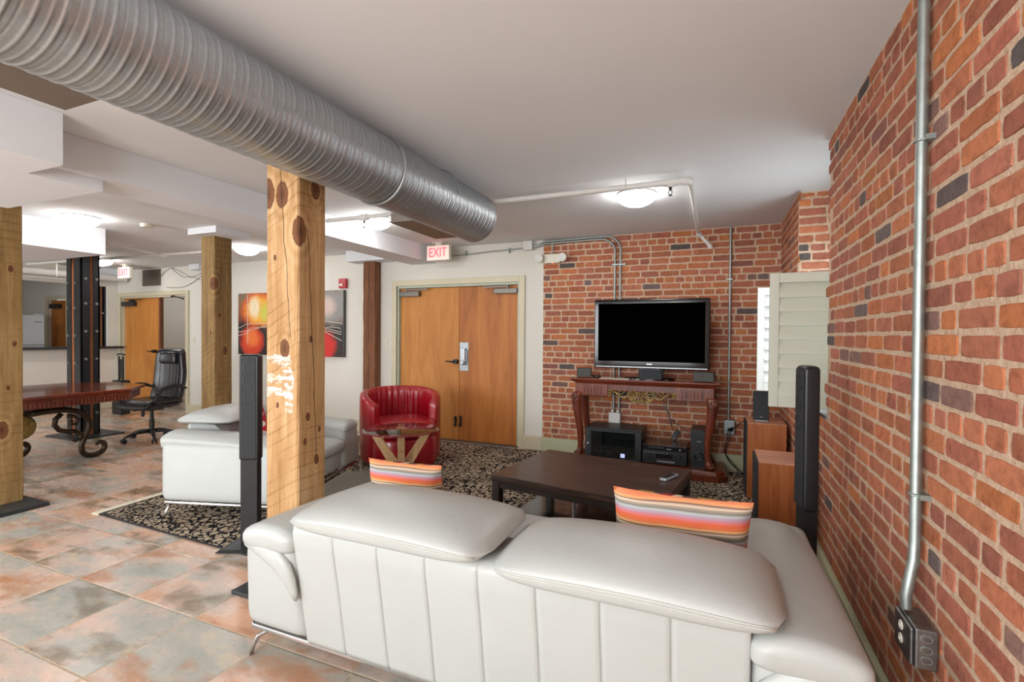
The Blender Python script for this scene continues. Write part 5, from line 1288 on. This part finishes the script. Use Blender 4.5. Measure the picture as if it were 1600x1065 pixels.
def office_chair():
    r = thing('office_chair', 'black leather office chair on casters at the end of the mahogany table', 'office chair', (-6.80, 4.06, 0), math.radians(8))
    bl = M['blackleather']; bp = M['blackplastic']     # faces local -y
    for k in range(5):
        a = math.radians(90+72*k+20); d = Vector((math.cos(a), math.sin(a), 0)); mb = MB()
        mb.tube([d*.03+Vector((0, 0, .115)), d*.16+Vector((0, 0, .112)), d*.27+Vector((0, 0, .085)), d*.31+Vector((0, 0, .065))], [.032, .026, .02, .018], 10, sq=.75); leg = mb.build('base_leg', bp, r, smooth=True)
        s_ = Vector((-d.y, d.x, 0)); c_ = d*.31+Vector((0, 0, .028)); mb = MB()
        for o in (-.02, .02): mb.cyl(tuple(c_+s_*(o-.009)), tuple(c_+s_*(o+.009)), .028, 14)
        mb.cyl(tuple(c_), tuple(c_+Vector((0, 0, .035))), .008); mb.build('caster', bp, leg)
    mb = MB(); mb.cyl((0, 0, .08), (0, 0, .27), .03, 16); mb.cyl((0, 0, .27), (0, 0, .40), .022, 16); mb.build('gas_column', bp, r, smooth=True, angle=50)
    mb = MB(); mb.box(-.08, .08, -.1, .1, .39, .42); mb.cyl((-.08, -.05, .40), (-.2, -.08, .375), .009); mb.cyl((0, -.12, .39), (0, -.12, .32), .02); mb.build('tilt_mechanism', bp, r)
    def ws(x, y, z): return (x, y, z-.035*max(0, (-y-.12)/.16)**2+.02*(abs(x)/.26)**2)
    rounded_block(-.26, .26, -.28, .25, .42, .53, .05, 3.2, 40, 12, 'X', ws).build('seat', bl, r, smooth=True)
    def wb(x, y, z):
        t = (z-.5)/.68; yy = y+.05+.11*t+.02*math.sin(t*PI*1.5)-.10*(x/.26)**2*(.6); xx = x*(1.0-.16*max(0, t-.55)/.45); return (xx, yy, z)
    b = rounded_block(-.25, .25, .14, .245, .49, 1.18, .06, 4.5, 40, 18, 'Z', wb).build('backrest', bl, r, smooth=True)
    def wh(x, y, z): return wb(x, y, z)
    rounded_block(-.15, .15, .09, .16, .98, 1.14, .03, 3, 32, 8, 'X', wh).build('headrest', bl, b, smooth=True)
    mb = MB()
    for x in (-.15, -.09, -.03, .03, .09, .15):
        mb.tube([wb(x*(1+.25*(z-.7)), .137, z) for z in [.56+.42*i/10 for i in range(11)]], .0025, 6)
    plabel(mb.build('stitching', M['stitch'], b), 'pale vertical stitch lines')
    for s_ in (-1, 1):
        mb = MB(); X = s_*.30
        mb.tube([(X*.85, .16, .47), (X, .12, .46), (X, -.02, .455), (X, -.13, .47), (X, -.19, .53), (X, -.17, .62), (X, -.09, .68), (X, .04, .70), (X, .16, .695), (X*.95, .25, .66)], [.016, .02, .02, .02, .02, .02, .021, .022, .022, .016], 10); mb.build('armrest', bp, r, smooth=True)
        mb = MB(); mb.tube([(X, -.12, .685), (X, -.03, .712), (X, .06, .722), (X, .15, .715)], [.018, .026, .026, .02], 10, sq=.5); mb.build('arm_pad', bl, r, smooth=True)
office_chair()
r = thing('rolling_case', 'narrow black upright handle of a case standing behind the table', 'case', (-9.18, 5.0, 0))
bxo('case_body', (-.12, .12, -.08, .08, .03, .60), M['blackplastic'], r, bevel=.02)
mb = MB(); mb.box(-.065, -.045, -.01, .01, .6, 1.0); mb.box(.045, .065, -.01, .01, .6, 1.0); mb.tube([(-.10, 0, 1.02), (-.05, 0, 1.035), (.05, 0, 1.035), (.10, 0, 1.02)], .014, 8); mb.box(-.05, .05, -.004, .004, .62, .95); mb.build('handle', M['blackplastic'], r)
# ------------------------------------------------------------------ kitchen
r = thing('refrigerator', 'white refrigerator seen through the kitchen pass-through', 'refrigerator', (-12.26, 4.95, 0), PI/2)
bxo('body', (-.42, .36, -.0, .33, 0, 1.72), M['fridge'], r, bevel=.01); bxo('lower_door', (-.42, .36, -.06, -.005, .05, 1.13), M['fridge'], r, bevel=.012); bxo('freezer_door', (-.42, .36, -.06, -.005, 1.145, 1.72), M['fridge'], r, bevel=.012)
bxo('hinge_cover', (.2, .34, -.05, .02, 1.72, 1.74), M['fridge'], r); plabel(bxo('badge', (.2, .31, -.064, -.06, 1.58, 1.595), M['closer'], r), 'small grey badge')
mb = MB(); mb.tube([(-.0, 0, 0), (0, 0, .12), (.02, 0, .17), (.07, 0, .19), (.12, 0, .17), (.14, 0, .12)], .011, 10); f = mb.build('kitchen_faucet', M['chrome'], None, smooth=True); f.location = (-10.62, 4.28, 1.14); tag(f, 'curved chrome faucet rising above the dark counter', 'faucet')
r = thing('kitchen_counter', 'dark-topped kitchen counter run behind the pass-through wall', 'counter', (-10.85, 4.0, 0))
bxo('base_cabinet', (-.30, .29, -1.8, 1.3, 0, .88), M['whitepipe'], r); bxo('worktop', (-.32, .30, -1.8, 1.3, .88, .92), M['counter'], r)
